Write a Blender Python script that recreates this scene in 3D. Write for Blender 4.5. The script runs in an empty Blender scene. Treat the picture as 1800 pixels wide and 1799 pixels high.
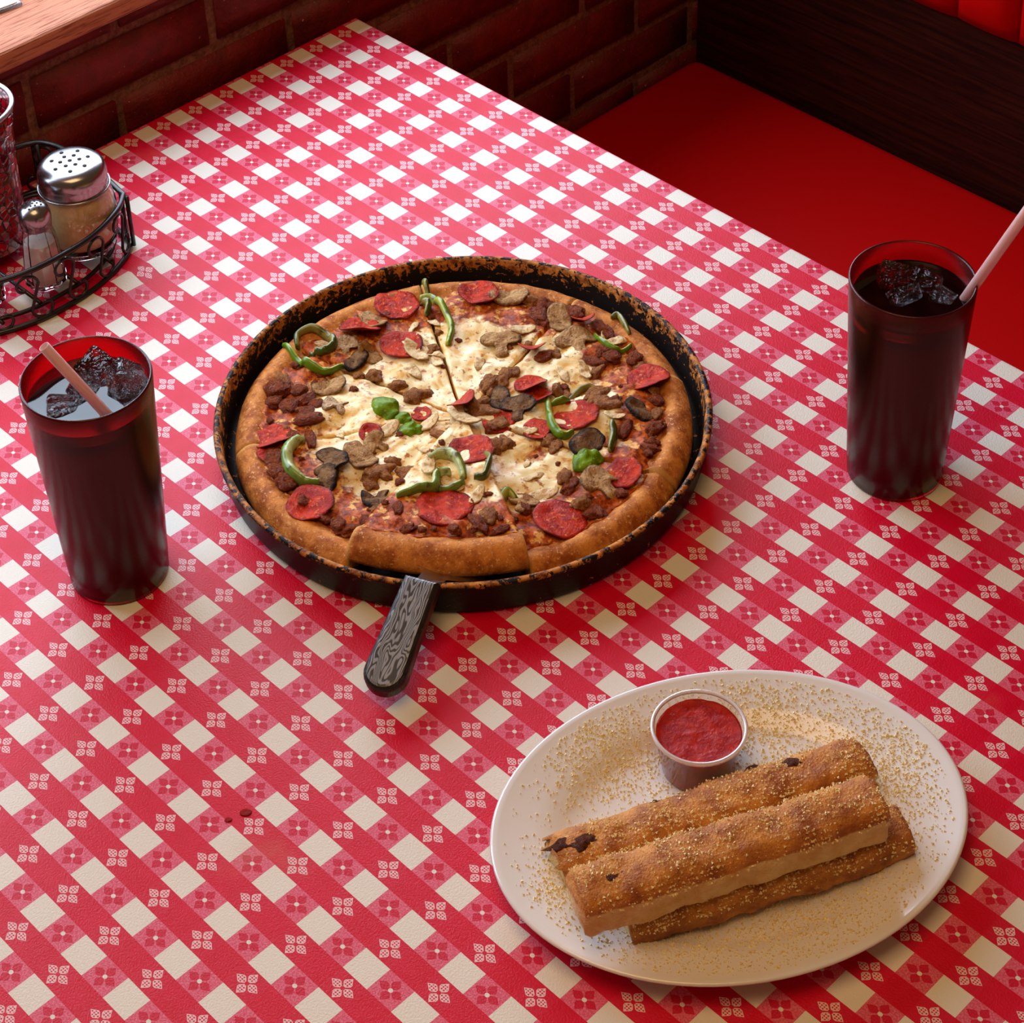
import bpy, bmesh, math, random
from mathutils import Vector, Matrix, noise as mn

# ------------------------------------------------------------------ camera, world, lights, exposure
scene = bpy.context.scene
col = scene.collection
CAM_LOC = (0.87527, -0.48794, 1.07097)
CAM_R = ((0.6998049, 0.7137048, -0.0299748),      # camera x axis (image right)
         (0.3908394, -0.4176765, -0.8202383),     # image down
         (-0.5979278, 0.5622915, -0.5712360))     # viewing direction
FPX, PPX, PPY = 3857.487, 873.532, 293.079        # focal length and principal point, 1800 x 1799 frame
cd = bpy.data.cameras.new('camera')
cam = bpy.data.objects.new('camera', cd)
col.objects.link(cam)
cd.sensor_width = 36.0
cd.lens = FPX / 1800.0 * 36.0
cd.shift_x = (900.0 - PPX) / 1800.0
cd.shift_y = -(899.5 - PPY) / 1800.0
cd.clip_start = 0.01
M = Matrix(((CAM_R[0][0], -CAM_R[1][0], -CAM_R[2][0], CAM_LOC[0]),
            (CAM_R[0][1], -CAM_R[1][1], -CAM_R[2][1], CAM_LOC[1]),
            (CAM_R[0][2], -CAM_R[1][2], -CAM_R[2][2], CAM_LOC[2]),
            (0, 0, 0, 1)))
cam.matrix_world = M
scene.camera = cam

world = bpy.data.worlds.new('World')
scene.world = world
world.use_nodes = True
world.node_tree.nodes['Background'].inputs[0].default_value = (1.0, 0.56, 0.27, 1)
world.node_tree.nodes['Background'].inputs[1].default_value = 0.10

def area(name, loc, rot, sx, sy, power, color):
    l = bpy.data.lights.new(name, 'AREA')
    l.shape = 'RECTANGLE'; l.size = sx; l.size_y = sy; l.energy = power; l.color = color
    o = bpy.data.objects.new(name, l); col.objects.link(o)
    o.location = loc; o.rotation_euler = rot
    return o
WIN_Y0, WIN_Y1, WIN_Z0, WIN_Z1 = -0.35, 1.30, 0.185, 0.82
# daylight coming in through the window in the brick wall
area('window_daylight', (-0.675, (WIN_Y0 + WIN_Y1) / 2, (WIN_Z0 + WIN_Z1) / 2), (0, -math.pi / 2, 0),
     WIN_Z1 - WIN_Z0, WIN_Y1 - WIN_Y0, 20.5, (0.68, 0.82, 1.0))
# warm pendant lamp hanging over the table
area('pendant_lamp_light', (0.30, -0.20, 1.55), (0, 0, 0), 0.90, 0.90, 9.0, (1.0, 0.60, 0.28))

scene.view_settings.view_transform = 'Standard'
scene.view_settings.look = 'None'
scene.view_settings.exposure = 0.22
scene.view_settings.gamma = 1.0
scene.view_settings.use_curve_mapping = False

# ------------------------------------------------------------------ helpers
random.seed(7)
PI = math.pi
def at(u, v, z=0.0):
    """world point at height z that the photograph shows at pixel (u, v)"""
    a, b = (u - PPX) / FPX, (v - PPY) / FPX
    d = [CAM_R[0][k] * a + CAM_R[1][k] * b + CAM_R[2][k] for k in range(3)]
    s = (z - CAM_LOC[2]) / d[2]
    return Vector((CAM_LOC[0] + s * d[0], CAM_LOC[1] + s * d[1], z))
def sm(a, b, x):
    t = max(0.0, min(1.0, (x - a) / (b - a))); return t * t * (3 - 2 * t)
def nz(x, y, z=0.0): return mn.noise(Vector((x, y, z)))
def fz(x, y, z=0.0, o=4): return mn.fractal(Vector((x, y, z)), 0.9, 2.1, o)

def mesh(name, verts, faces, smooth=True, edge=None):
    me = bpy.data.meshes.new(name)
    me.from_pydata([tuple(v) for v in verts], [], faces)
    if smooth: me.polygons.foreach_set('use_smooth', [True] * len(me.polygons))
    if edge is not None:
        at_ = me.attributes.new('edge', 'FLOAT', 'POINT'); at_.data.foreach_set('value', edge)
    me.update()
    return me
def obj(name, me, mat=None, parent=None, loc=None, rot=None, scale=None):
    o = bpy.data.objects.new(name, me); col.objects.link(o)
    if mat is not None and me is not None and len(me.materials) == 0: me.materials.append(mat)
    if parent is not None: o.parent = parent
    if loc is not None: o.location = loc
    if rot is not None: o.rotation_euler = rot
    if scale is not None: o.scale = (scale,) * 3 if isinstance(scale, (int, float)) else scale
    return o
def tag(o, label=None, cat=None, group=None, kind=None):
    if label: o['label'] = label
    if cat: o['category'] = cat
    if group: o['group'] = group
    if kind: o['kind'] = kind
    return o
def thing(name, label, cat, loc=(0, 0, 0), group=None, rot=None):
    o = bpy.data.objects.new(name, None); col.objects.link(o); o.location = loc
    o.empty_display_size = 0.02
    if rot: o.rotation_euler = rot
    return tag(o, label, cat, group)

class MB:
    def __init__(s): s.v = []; s.f = []; s.e = []
    def add(s, vs, fs, e=None):
        n = len(s.v); s.v += [tuple(v) for v in vs]; s.f += [tuple(i + n for i in f) for f in fs]
        s.e += e if e is not None else [0.0] * len(vs)
    def mesh(s, name, smooth=True): return mesh(name, s.v, s.f, smooth, s.e)
    def lathe(s, prof, n=48, cx=0, cy=0, sx=1, sy=1, cap0=False, cap1=False):
        vs = []; fs = []; m = len(prof)
        for j in range(n):
            a = 2 * PI * j / n
            for r, z in prof: vs.append((cx + r * math.cos(a) * sx, cy + r * math.sin(a) * sy, z))
        for j in range(n):
            k = (j + 1) % n
            for i in range(m - 1): fs.append((j * m + i, k * m + i, k * m + i + 1, j * m + i + 1))
        if cap0: fs.append(tuple(j * m for j in reversed(range(n))))
        if cap1: fs.append(tuple(j * m + m - 1 for j in range(n)))
        s.add(vs, fs)
    def tube(s, pts, r, n=8, closed=False, caps=True):
        pts = [Vector(p) for p in pts]; m = len(pts); vs = []; fs = []
        up = None
        for i, p in enumerate(pts):
            if closed: t = pts[(i + 1) % m] - pts[i - 1]
            else: t = pts[min(i + 1, m - 1)] - pts[max(i - 1, 0)]
            t.normalize()
            if up is None:
                up = Vector((0, 0, 1)) if abs(t.z) < 0.9 else Vector((1, 0, 0))
            a = t.cross(up)
            if a.length < 1e-6: a = t.cross(Vector((0, 1, 0)))
            a.normalize(); b = a.cross(t); up = b
            rr = r[i] if isinstance(r, (list, tuple)) else r
            for k in range(n):
                w = 2 * PI * k / n; vs.append(p + a * (rr * math.cos(w)) + b * (rr * math.sin(w)))
        for i in range(m if closed else m - 1):
            i2 = (i + 1) % m
            for k in range(n): k2 = (k + 1) % n; fs.append((i * n + k, i * n + k2, i2 * n + k2, i2 * n + k))
        if caps and not closed:
            fs.append(tuple(reversed(range(n)))); fs.append(tuple((m - 1) * n + k for k in range(n)))
        s.add(vs, fs)

def bevel_box(name, x0, x1, y0, y1, z0, z1, bev=0.003, seg=2):
    bm = bmesh.new(); bmesh.ops.create_cube(bm, size=1)
    for v in bm.verts:
        v.co = Vector(((x0 + x1) / 2 + v.co.x * (x1 - x0), (y0 + y1) / 2 + v.co.y * (y1 - y0), (z0 + z1) / 2 + v.co.z * (z1 - z0)))
    if bev > 0: bmesh.ops.bevel(bm, geom=bm.edges[:], offset=bev, segments=seg, affect='EDGES', profile=0.5)
    me = bpy.data.meshes.new(name); bm.to_mesh(me); bm.free()
    return me
def extrude_outline(name, pts, z0, z1, bev=0.002, seg=3):
    """prism over a 2-D outline (counter-clockwise) with rounded top and bottom edges"""
    bm = bmesh.new()
    f = bm.faces.new([bm.verts.new((x, y, z0)) for x, y in pts])
    r = bmesh.ops.extrude_face_region(bm, geom=[f])
    for v in r['geom']:
        if isinstance(v, bmesh.types.BMVert): v.co.z = z1
    bmesh.ops.recalc_face_normals(bm, faces=bm.faces[:])
    if bev > 0:
        es = [e for e in bm.edges if abs(e.verts[0].co.z - e.verts[1].co.z) < 1e-6]
        bmesh.ops.bevel(bm, geom=es, offset=bev, segments=seg, affect='EDGES', profile=0.5)
    me = bpy.data.meshes.new(name); bm.to_mesh(me); bm.free()
    return me
def catmull(pts, n):
    P = [Vector(p) for p in pts]; P = [P[0] * 2 - P[1]] + P + [P[-1] * 2 - P[-2]]; out = []
    for i in range(1, len(P) - 2):
        for k in range(n):
            t = k / n; a, b, c, d = P[i - 1], P[i], P[i + 1], P[i + 2]
            out.append(0.5 * ((2 * b) + (c - a) * t + (2 * a - 5 * b + 4 * c - d) * t * t + (3 * b - a - 3 * c + d) * t ** 3))
    out.append(P[-2]); return out

# ------------------------------------------------------------------ materials
class Mat:
    def __init__(s, name, color=(0.8, 0.8, 0.8), rough=0.5, **kw):
        s.m = bpy.data.materials.new(name); s.m.use_nodes = True
        s.t = s.m.node_tree; s.b = s.t.nodes['Principled BSDF']
        s.set('Base Color', color if not isinstance(color, tuple) else (*color, 1)); s.set('Roughness', rough)
        for k, v in kw.items(): s.set(k.replace('_', ' '), v)
        s._co = None
    def link(s, a, b): s.t.links.new(a, b)
    def set(s, name, v):
        i = s.b.inputs[name]
        if hasattr(v, 'is_linked') or hasattr(v, 'links'): s.link(v, i)
        else: i.default_value = v
    def n(s, typ): return s.t.nodes.new(typ)
    def coord(s):
        if s._co is None: s._co = s.n('ShaderNodeTexCoord').outputs['Object']
        return s._co
    def _in(s, sock, v):
        if hasattr(v, 'links'): s.link(v, sock)
        elif isinstance(v, tuple) and sock.type == 'RGBA' and len(v) == 3: sock.default_value = (*v, 1)
        else: sock.default_value = v
    def math(s, op, a, b=0.0, c=None, clamp=False):
        n = s.n('ShaderNodeMath'); n.operation = op; n.use_clamp = clamp
        s._in(n.inputs[0], a); s._in(n.inputs[1], b)
        if c is not None: s._in(n.inputs[2], c)
        return n.outputs[0]
    def sep(s, v=None):
        n = s.n('ShaderNodeSeparateXYZ'); s.link(v if v is not None else s.coord(), n.inputs[0]); return n.outputs
    def map(s, scale=(1, 1, 1), loc=(0, 0, 0), rot=(0, 0, 0), v=None):
        n = s.n('ShaderNodeMapping'); s.link(v if v is not None else s.coord(), n.inputs[0])
        n.inputs['Scale'].default_value = scale; n.inputs['Location'].default_value = loc; n.inputs['Rotation'].default_value = rot
        return n.outputs[0]
    def noise(s, scale, detail=4, rough=0.55, v=None, dist=0.0):
        n = s.n('ShaderNodeTexNoise'); s.link(v if v is not None else s.coord(), n.inputs['Vector'])
        n.inputs['Scale'].default_value = scale; n.inputs['Detail'].default_value = detail
        n.inputs['Roughness'].default_value = rough; n.inputs['Distortion'].default_value = dist
        return n.outputs[0]
    def voro(s, scale, feature='F1', v=None, out=0):
        n = s.n('ShaderNodeTexVoronoi'); s.link(v if v is not None else s.coord(), n.inputs['Vector'])
        n.feature = feature; n.inputs['Scale'].default_value = scale
        return n.outputs[out]
    def ramp(s, f, lo, hi):
        n = s.n('ShaderNodeMapRange'); n.interpolation_type = 'SMOOTHSTEP'
        s._in(n.inputs[0], f); n.inputs[1].default_value = lo; n.inputs[2].default_value = hi
        return n.outputs[0]
    def mix(s, f, a, b, blend='MIX'):
        n = s.n('ShaderNodeMix'); n.data_type = 'RGBA'; n.blend_type = blend
        s._in(n.inputs['Factor'], f); s._in(n.inputs[6], a); s._in(n.inputs[7], b)
        return n.outputs[2]
    def attr(s, name='edge'):
        n = s.n('ShaderNodeAttribute'); n.attribute_name = name; return n.outputs['Fac']
    def rand(s):
        return s.n('ShaderNodeObjectInfo').outputs['Random']
    def bump(s, h, strength=0.3, dist=0.001):
        n = s.n('ShaderNodeBump'); n.inputs['Strength'].default_value = strength; n.inputs['Distance'].default_value = dist
        s._in(n.inputs['Height'], h); s.link(n.outputs[0], s.b.inputs['Normal'])
def rgb(r, g, b):
    f = lambda c: c / 12.92 if c <= 0.04045 else ((c + 0.055) / 1.055) ** 2.4
    return (f(r / 255), f(g / 255), f(b / 255))

def plain(name, color, rough, bump=None, **kw):
    m = Mat(name, color, rough, **kw)
    if bump: m.bump(m.noise(bump[0], 3), bump[1], bump[2])
    return m.m

# gingham vinyl: white, pink with red flower, red, red with white flower
PER_X, PER_Y = 0.0405, 0.0405 * 0.877016
def make_cloth_material():
    m = Mat('checked_vinyl', rough=0.36, Specular_IOR_Level=0.24)
    fl = m.n('ShaderNodeAttribute'); fl.attribute_name = 'flat'; m._co = fl.outputs['Vector']   # lies along the cloth, round its edges too
    o = m.sep()
    i = m.math('DIVIDE', o[0], PER_X); j = m.math('DIVIDE', o[1], PER_Y)
    # wobble of the print edges, a fraction of a millimetre
    A = m.math('LESS_THAN', m.math('ABSOLUTE', m.math('SUBTRACT', i, m.math('FLOOR', m.math('ADD', i, 0.5)))), 0.25)
    B = m.math('LESS_THAN', m.math('ABSOLUTE', m.math('SUBTRACT', j, m.math('FLOOR', m.math('ADD', j, 0.5)))), 0.25)
    def cell(q):
        t = m.math('MULTIPLY_ADD', q, 2.0, 0.5)
        return m.math('MULTIPLY_ADD', m.math('FRACT', t), 2.0, -1.0)
    u, v = cell(i), cell(j)
    au, av = m.math('ABSOLUTE', u), m.math('ABSOLUTE', v)
    a, b = m.math('MAXIMUM', au, av), m.math('MINIMUM', au, av)
    def leaf(lo, hi, w):                                # kite shaped petal with a pointed outer end
        l1 = m.math('MULTIPLY', m.math('SUBTRACT', a, lo), 0.86); l2 = m.math('MULTIPLY', m.math('SUBTRACT', hi, a), 0.80)
        return m.math('LESS_THAN', b, m.math('MINIMUM', m.math('MINIMUM', l1, l2), w))
    petal = leaf(0.05, 0.90, 0.29)
    inner = leaf(0.14, 0.82, 0.235)
    rad = m.math('SQRT', m.math('ADD', m.math('MULTIPLY', u, u), m.math('MULTIPLY', v, v)))
    dot = m.math('LESS_THAN', rad, 0.15)
    s_, t_ = m.math('ADD', u, v), m.math('SUBTRACT', u, v)
    k = 19.0
    dots = m.math('GREATER_THAN', m.math('MULTIPLY', m.math('SINE', m.math('MULTIPLY', s_, k)), m.math('SINE', m.math('MULTIPLY', t_, k))), 0.12)
    dots2 = m.math('GREATER_THAN', m.math('MULTIPLY', m.math('SINE', m.math('MULTIPLY', s_, k)), m.math('SINE', m.math('MULTIPLY', t_, k))), -0.1)
    holes = m.math('MULTIPLY', inner, dots)
    wpet = m.math('MULTIPLY', m.math('MULTIPLY', petal, m.math('SUBTRACT', 1.0, holes)), m.math('SUBTRACT', 1.0, dot))
    white = rgb(230, 224, 212); red = rgb(208, 1, 42); red2 = rgb(210, 18, 54); pink = rgb(226, 118, 132)
    speck = m.noise(900, 2, 0.6)
    pinkc = m.mix(m.ramp(speck, 0.42, 0.6), rgb(216, 76, 106), rgb(226, 114, 134))
    redc = m.mix(m.ramp(m.noise(60, 5), 0.35, 0.7), red, rgb(214, 5, 50))
    c_wf = m.mix(wpet, red2, rgb(234, 200, 202))
    rp = m.mix(m.math('MULTIPLY', inner, m.math('MULTIPLY', dots2, 0.16)), rgb(204, 14, 54), rgb(216, 70, 100))
    c_pk = m.mix(petal, pinkc, rp)
    c_pk = m.mix(dot, c_pk, white)
    rowB = m.mix(A, white, c_pk)
    rowN = m.mix(A, c_wf, redc)
    c = m.mix(B, rowN, rowB)
    # faint yellowed stains
    c = m.mix(m.math('MULTIPLY', m.ramp(m.noise(9, 5), 0.62, 0.8), 0.25), c, rgb(190, 150, 110))
    m.set('Base Color', c)
    m.set('Roughness', m.math('MULTIPLY_ADD', m.noise(40, 3), 0.12, 0.30))
    m.bump(m.math('ADD', m.noise(750, 3), m.math('MULTIPLY', m.noise(2200, 2), 0.4)), 0.45, 0.0008)
    return m.m
M_CLOTH = make_cloth_material()

def make_brick():
    m = Mat('painted_brick', rough=0.55)
    c = m.mix(m.ramp(m.noise(45, 6, 0.65), 0.3, 0.75), rgb(92, 10, 8), rgb(124, 18, 13))
    c = m.mix(m.math('MULTIPLY', m.rand(), 0.35), c, rgb(70, 10, 10))
    c = m.mix(m.ramp(m.noise(260, 3, 0.6), 0.70, 0.74), c, rgb(196, 128, 96))
    m.set('Base Color', c)
    m.bump(m.noise(220, 5, 0.6), 0.6, 0.002)
    return m.m
def make_mortar():
    m = Mat('grey_mortar', rough=0.9)
    m.set('Base Color', m.mix(m.ramp(m.noise(160, 5, 0.7), 0.3, 0.7), rgb(96, 50, 36), rgb(140, 92, 70)))
    m.bump(m.noise(300, 4, 0.7), 0.7, 0.002)
    return m.m
M_BRICK, M_MORTAR = make_brick(), make_mortar()

def make_sill():
    m = Mat('painted_sill_wood', rough=0.55, Specular_IOR_Level=0.2)
    g = m.noise(1.0, 5, 0.6, m.map((520, 26, 520)), 0.5)
    m.set('Base Color', m.mix(m.ramp(g, 0.36, 0.52), rgb(142, 76, 54), rgb(190, 124, 94)))
    m.bump(g, 0.9, 0.0012)
    return m.m
def make_panel():
    m = Mat('dark_wood_panel', rough=0.5, Specular_IOR_Level=0.15)
    g = m.noise(1.0, 6, 0.65, m.map((8, 120, 150)), 0.6)
    m.set('Base Color', m.mix(m.ramp(g, 0.3, 0.75), rgb(26, 5, 3), rgb(60, 20, 8)))
    m.bump(g, 0.3, 0.001)
    return m.m
def make_vinyl(name, c):
    m = Mat(name, c, 0.45, Specular_IOR_Level=0.15)
    m.bump(m.noise(500, 3), 0.15, 0.0008)
    return m.m
M_SILL, M_PANEL = make_sill(), make_panel()
M_SEAT = make_vinyl('red_seat_vinyl', rgb(186, 2, 2))
M_PLASTER = plain('maroon_plaster', rgb(120, 40, 32), 0.8, (80, 0.3, 0.002))
M_FLOOR = plain('brown_floor_tile', rgb(70, 42, 32), 0.5, (30, 0.2, 0.002))
M_TABLE = plain('brown_laminate', rgb(84, 48, 30), 0.45, (60, 0.1, 0.001))
M_BLACKMETAL = plain('black_wire', (0.008, 0.007, 0.007), 0.32, (400, 0.1, 0.0003))
M_WHITEFRAME = plain('white_frame_paint', rgb(225, 222, 218), 0.4)
M_GLASS = plain('clear_glass', (0.95, 0.97, 0.97), 0.02, None, Transmission_Weight=1.0, IOR=1.45)
M_CHROME = plain('polished_steel', (0.34, 0.34, 0.35), 0.24, None, Metallic=1.0)

# ------------------------------------------------------------------ the setting
WALL_X = -0.545
floor = obj('floor', bevel_box('floor', -0.9, 2.2, -2.0, 2.6, -0.80, -0.75, 0), M_FLOOR); tag(floor, kind='structure')
wall = obj('wall_left', bevel_box('wall_left', WALL_X - 0.20, WALL_X - 0.007, -1.0, 2.4, -0.75, 0.107, 0), M_MORTAR)
tag(wall, kind='structure')
# bricks: three slightly uneven shapes shared by all
PITCH, BL = 0.0603, 0.197
brick_meshes = []
for k in range(4):
    bm = bmesh.new(); bmesh.ops.create_cube(bm, size=1)
    bmesh.ops.subdivide_edges(bm, edges=bm.edges[:], cuts=2, use_grid_fill=True)
    for v in bm.verts:
        c = v.co; d = Vector((c.x * 0.05, c.y * (BL - 0.010), c.z * (PITCH - 0.011)))
        # round the arris and make the face a little uneven
        if c.x > 0.4: d.x -= 0.0045 * (1 if (abs(c.y) > 0.45 or abs(c.z) > 0.45) else 0)
        d += Vector((nz(d.y * 30, d.z * 30, k * 7.1) * 0.0016, nz(d.z * 40, d.x * 40, k * 3.3) * 0.0015, nz(d.y * 25, k * 5.7, d.x * 9) * 0.0016))
        v.co = d
    me = bpy.data.meshes.new('brick'); bm.to_mesh(me); bm.free()
    me.polygons.foreach_set('use_smooth', [True] * len(me.polygons)); me.materials.append(M_BRICK); brick_meshes.append(me)
OFFS = {-1: 0.4016, 0: 0.306, 1: 0.394, 2: 0.498, 3: 0.398, 4: 0.287, 5: 0.380}
for c in range(-1, 14):
    off = OFFS.get(c, 0.287 if c % 2 == 0 else 0.380) % BL
    zc = 0.0815 - PITCH * (c + 0.5)
    if zc - PITCH / 2 < -0.74: break
    for q in range(-5, 12):
        y = off + BL * (q + 0.5)
        if y > 2.3 or y < -0.9: continue
        top = c == -1                                    # the top course is cut to fit under the sill
        o = obj('brick', brick_meshes[random.randrange(4)], None, wall,
                (WALL_X - 0.025 + random.uniform(-0.0015, 0.0015), y, (0.0955 if top else zc + random.uniform(-0.0008, 0.0008))),
                (random.choice((0, PI)), 0, random.uniform(-0.006, 0.006)), (1, 1, 0.42 if top else 1))
# plaster above the sill, round the window
mb = MB()
def addbox(mb, x0, x1, y0, y1, z0, z1):
    vs = [(x, y, z) for x in (x0, x1) for y in (y0, y1) for z in (z0, z1)]
    mb.add(vs, [(0, 1, 3, 2), (4, 6, 7, 5), (0, 4, 5, 1), (2, 3, 7, 6), (0, 2, 6, 4), (1, 5, 7, 3)])
addbox(mb, WALL_X - 0.20, WALL_X, -1.0, WIN_Y0 - 0.04, 0.127, 1.7)
addbox(mb, WALL_X - 0.20, WALL_X, WIN_Y1 + 0.04, 2.4, 0.127, 1.7)
addbox(mb, WALL_X - 0.20, WALL_X, WIN_Y0 - 0.04, WIN_Y1 + 0.04, WIN_Z1 + 0.03, 1.7)
obj('plaster', mb.mesh('plaster', False), M_PLASTER, wall)
sill = obj('trim_1', bevel_box('trim_1', WALL_X - 0.20, -0.528, -1.0, 2.4, 0.107, 0.127, 0.004, 3), M_SILL); tag(sill, 'salmon painted wooden window sill with raised grain', kind='structure')
win = bpy.data.objects.new('window_1', None); col.objects.link(win); tag(win, kind='structure'); win.location = (-0.69, 0, 0)
def wpart(n, y0, y1, z0, z1, mat, x0=-0.025, x1=0.02):
    return obj(n, bevel_box(n, x0, x1, y0, y1, z0, z1, 0.003), mat, win)
wpart('window_frame', WIN_Y0 - 0.04, WIN_Y1 + 0.04, 0.127, WIN_Z0, M_WHITEFRAME)
wpart('window_frame', WIN_Y0 - 0.04, WIN_Y1 + 0.04, WIN_Z1, WIN_Z1 + 0.03, M_WHITEFRAME)
wpart('window_frame', WIN_Y0 - 0.04, WIN_Y0, WIN_Z0, WIN_Z1, M_WHITEFRAME)
wpart('window_frame', WIN_Y1, WIN_Y1 + 0.04, WIN_Z0, WIN_Z1, M_WHITEFRAME)
obj('window_pane', bevel_box('window_pane', -0.006, -0.002, WIN_Y0, WIN_Y1, WIN_Z0, WIN_Z1, 0), M_GLASS, win)

# booth bench
bench = thing('booth_bench', 'red vinyl booth bench with dark wooden back beside the brick wall', 'bench', (0, 0, -0.75))
def cushion(name, x0, x1, y0, y1, z0, z1, puff, rnd, nx, ny):
    """upholstered box with rounded edges and a slightly domed top"""
    bm = bmesh.new(); bmesh.ops.create_cube(bm, size=1)
    for v in bm.verts: v.co = Vector(((x0 + x1) / 2 + v.co.x * (x1 - x0), (y0 + y1) / 2 + v.co.y * (y1 - y0), (z0 + z1) / 2 + v.co.z * (z1 - z0)))
    bmesh.ops.bevel(bm, geom=bm.edges[:], offset=rnd, segments=4, affect='EDGES', profile=0.5)
    me = bpy.data.meshes.new(name); bm.to_mesh(me); bm.free()
    me.polygons.foreach_set('use_smooth', [True] * len(me.polygons)); return me
SEAT_Z, BACK_Y = -0.285, 1.163
o = obj('seat', cushion('seat', WALL_X + 0.004, 1.2, 0.70, BACK_Y + 0.004, SEAT_Z - 0.09, SEAT_Z, 0, 0.018, 8, 8), M_SEAT, bench); o.location.z = 0.75
o = obj('base', bevel_box('base', WALL_X + 0.004, 1.2, 0.76, BACK_Y, -0.745, SEAT_Z - 0.09, 0.003), M_PANEL, bench); o.location.z = 0.75
o = obj('back_panel', bevel_box('back_panel', WALL_X + 0.004, 1.2, BACK_Y + 0.004, BACK_Y + 0.09, -0.745, 0.25, 0.003), M_PANEL, bench); o.location.z = 0.75
# channelled back cushion: upright rolls side by side
CH = 0.0735
mb = MB(); prof = []
ch_me = None
x = -0.189 - CH * 4
def channel_mesh():
    n, h0, h1 = 9, -0.094, 0.24
    vs = []; fs = []; rows = 16
    for r in range(rows + 1):
        t = r / rows; z = h0 + (h1 - h0) * t
        e = math.sqrt(max(0.0, 1 - (max(0, 0.10 - t) / 0.10) ** 2)) * math.sqrt(max(0.0, 1 - (max(0, t - 0.92) / 0.08) ** 2))
        for k in range(n + 1):
            s_ = -1 + 2 * k / n
            b = (1 - abs(s_) ** 3.2) ** 0.5 if abs(s_) < 1 else 0
            vs.append((s_ * CH / 2, 0.004 - 0.020 * b * (0.25 + 0.75 * e) * (0.2 + 0.8 * e), z + 0.002 * (abs(s_) ** 2) * (1 - t)))
    for r in range(rows):
        for k in range(n): a = r * (n + 1) + k; fs.append((a, a + 1, a + n + 2, a + n + 1))
    nb = len(vs)
    # close the back
    ring = [k for k in range(n + 1)] + [r * (n + 1) + n for r in range(1, rows + 1)] + [rows * (n + 1) + k for k in range(n - 1, -1, -1)] + [r * (n + 1) for r in range(rows - 1, 0, -1)]
    for i in ring: v = vs[i]; vs.append((v[0], 0.006, v[2]))
    L = len(ring)
    for i in range(L): fs.append((ring[(i + 1) % L], ring[i], nb + i, nb + (i + 1) % L))
    fs.append(tuple(nb + i for i in range(L)))
    me = mesh('back_channel', vs, fs); me.materials.append(M_SEAT); return me
chm = channel_mesh()
for k in range(-4, 18):
    o = obj('back_channel', chm, None, bench, (-0.1525 + CH * k, BACK_Y - 0.004, 0.75))
    if o.location.x - CH / 2 < WALL_X: bpy.data.objects.remove(o)

# table and its checked vinyl cloth
TX0, TX1, TY0, TY1 = -0.525, 0.86, -0.45, 0.652
table = thing('table', 'restaurant table under the checked cloth against the brick wall', 'table', (0.15, 0.1, -0.75))
obj('table_top', bevel_box('table_top', TX0 + 0.002 - 0.15, TX1 - 0.002 - 0.15, TY0 + 0.002 - 0.1, TY1 - 0.002 - 0.1, 0.712, 0.7485, 0.006), M_TABLE, table)
mb = MB(); mb.lathe([(0.03, 0.02), (0.035, 0.03), (0.035, 0.70), (0.12, 0.712)], 24, cap0=True, cap1=True)
obj('pedestal', mb.mesh('pedestal'), M_BLACKMETAL, table)
mb = MB(); mb.lathe([(0.27, 0.0), (0.27, 0.012), (0.20, 0.022), (0.06, 0.035)], 32, cap0=True, cap1=True)
obj('base', mb.mesh('base'), M_BLACKMETAL, table)

def cloth_mesh():
    R, D = 0.007, 0.10
    def stations(lo, hi, step):
        a = [lo - D + 0.02 * k for k in range(5)]
        a += [lo + R - R * PI / 2 * (1 - k / 5) for k in range(6)]
        n = int((hi - lo - 2 * R) / step)
        a += [lo + R + (hi - lo - 2 * R) * (k + 1) / n for k in range(n)]
        a += [hi - R + R * PI / 2 * (k + 1) / 5 for k in range(5)]
        a += [hi + 0.02 * (k + 1) for k in range(5)]
        return sorted(a)
    def roll(q, lo, hi):
        if lo + R <= q <= hi - R: return q, 0.0
        s_ = (q - (hi - R)) if q > hi - R else ((lo + R) - q)
        sg = 1 if q > hi - R else -1; base = hi - R if sg > 0 else lo + R
        if s_ < R * PI / 2: return base + sg * R * math.sin(s_ / R), -(R - R * math.cos(s_ / R))
        return base + sg * R, -R - (s_ - R * PI / 2)
    xs, ys = stations(TX0, TX1, 0.012), stations(TY0, TY1, 0.012)
    vs = []; fs = []; flat = []
    A, B = at(120, 585), at(300, 430)
    ab = (B - A); L = ab.length; ab.normalize(); nrm = Vector((-ab.y, ab.x, 0))
    for qx in xs:
        px, dx = roll(qx, TX0, TX1)
        for qy in ys:
            py, dy = roll(qy, TY0, TY1)
            z = min(dx, dy)
            w = 0.0
            if z > -0.001:
                d = Vector((px, py, 0)) - A; al = d.dot(ab) / L; pe = d.dot(nrm)
                w = 0.0045 * math.exp(-(pe / 0.010) ** 2) * sm(-0.15, 0.3, al) * (1 - sm(0.6, 1.3, al))
                if px < -0.40: w *= 0
            vs.append((px, py, z + w)); flat += [qx, qy, 0.0]
    n = len(ys)
    for i in range(len(xs) - 1):
        for j in range(n - 1): a = i * n + j; fs.append((a, a + n, a + n + 1, a + 1))
    me = mesh('tablecloth', vs, fs)
    t = me.attributes.new('flat', 'FLOAT_VECTOR', 'POINT'); t.data.foreach_set('vector', flat)
    return me
cloth = obj('tablecloth', cloth_mesh(), M_CLOTH)
tag(cloth, 'red and white checked vinyl tablecloth printed with small flowers', 'tablecloth')
md = cloth.modifiers.new('thickness', 'SOLIDIFY'); md.thickness = 0.0012; md.offset = -1

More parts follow.
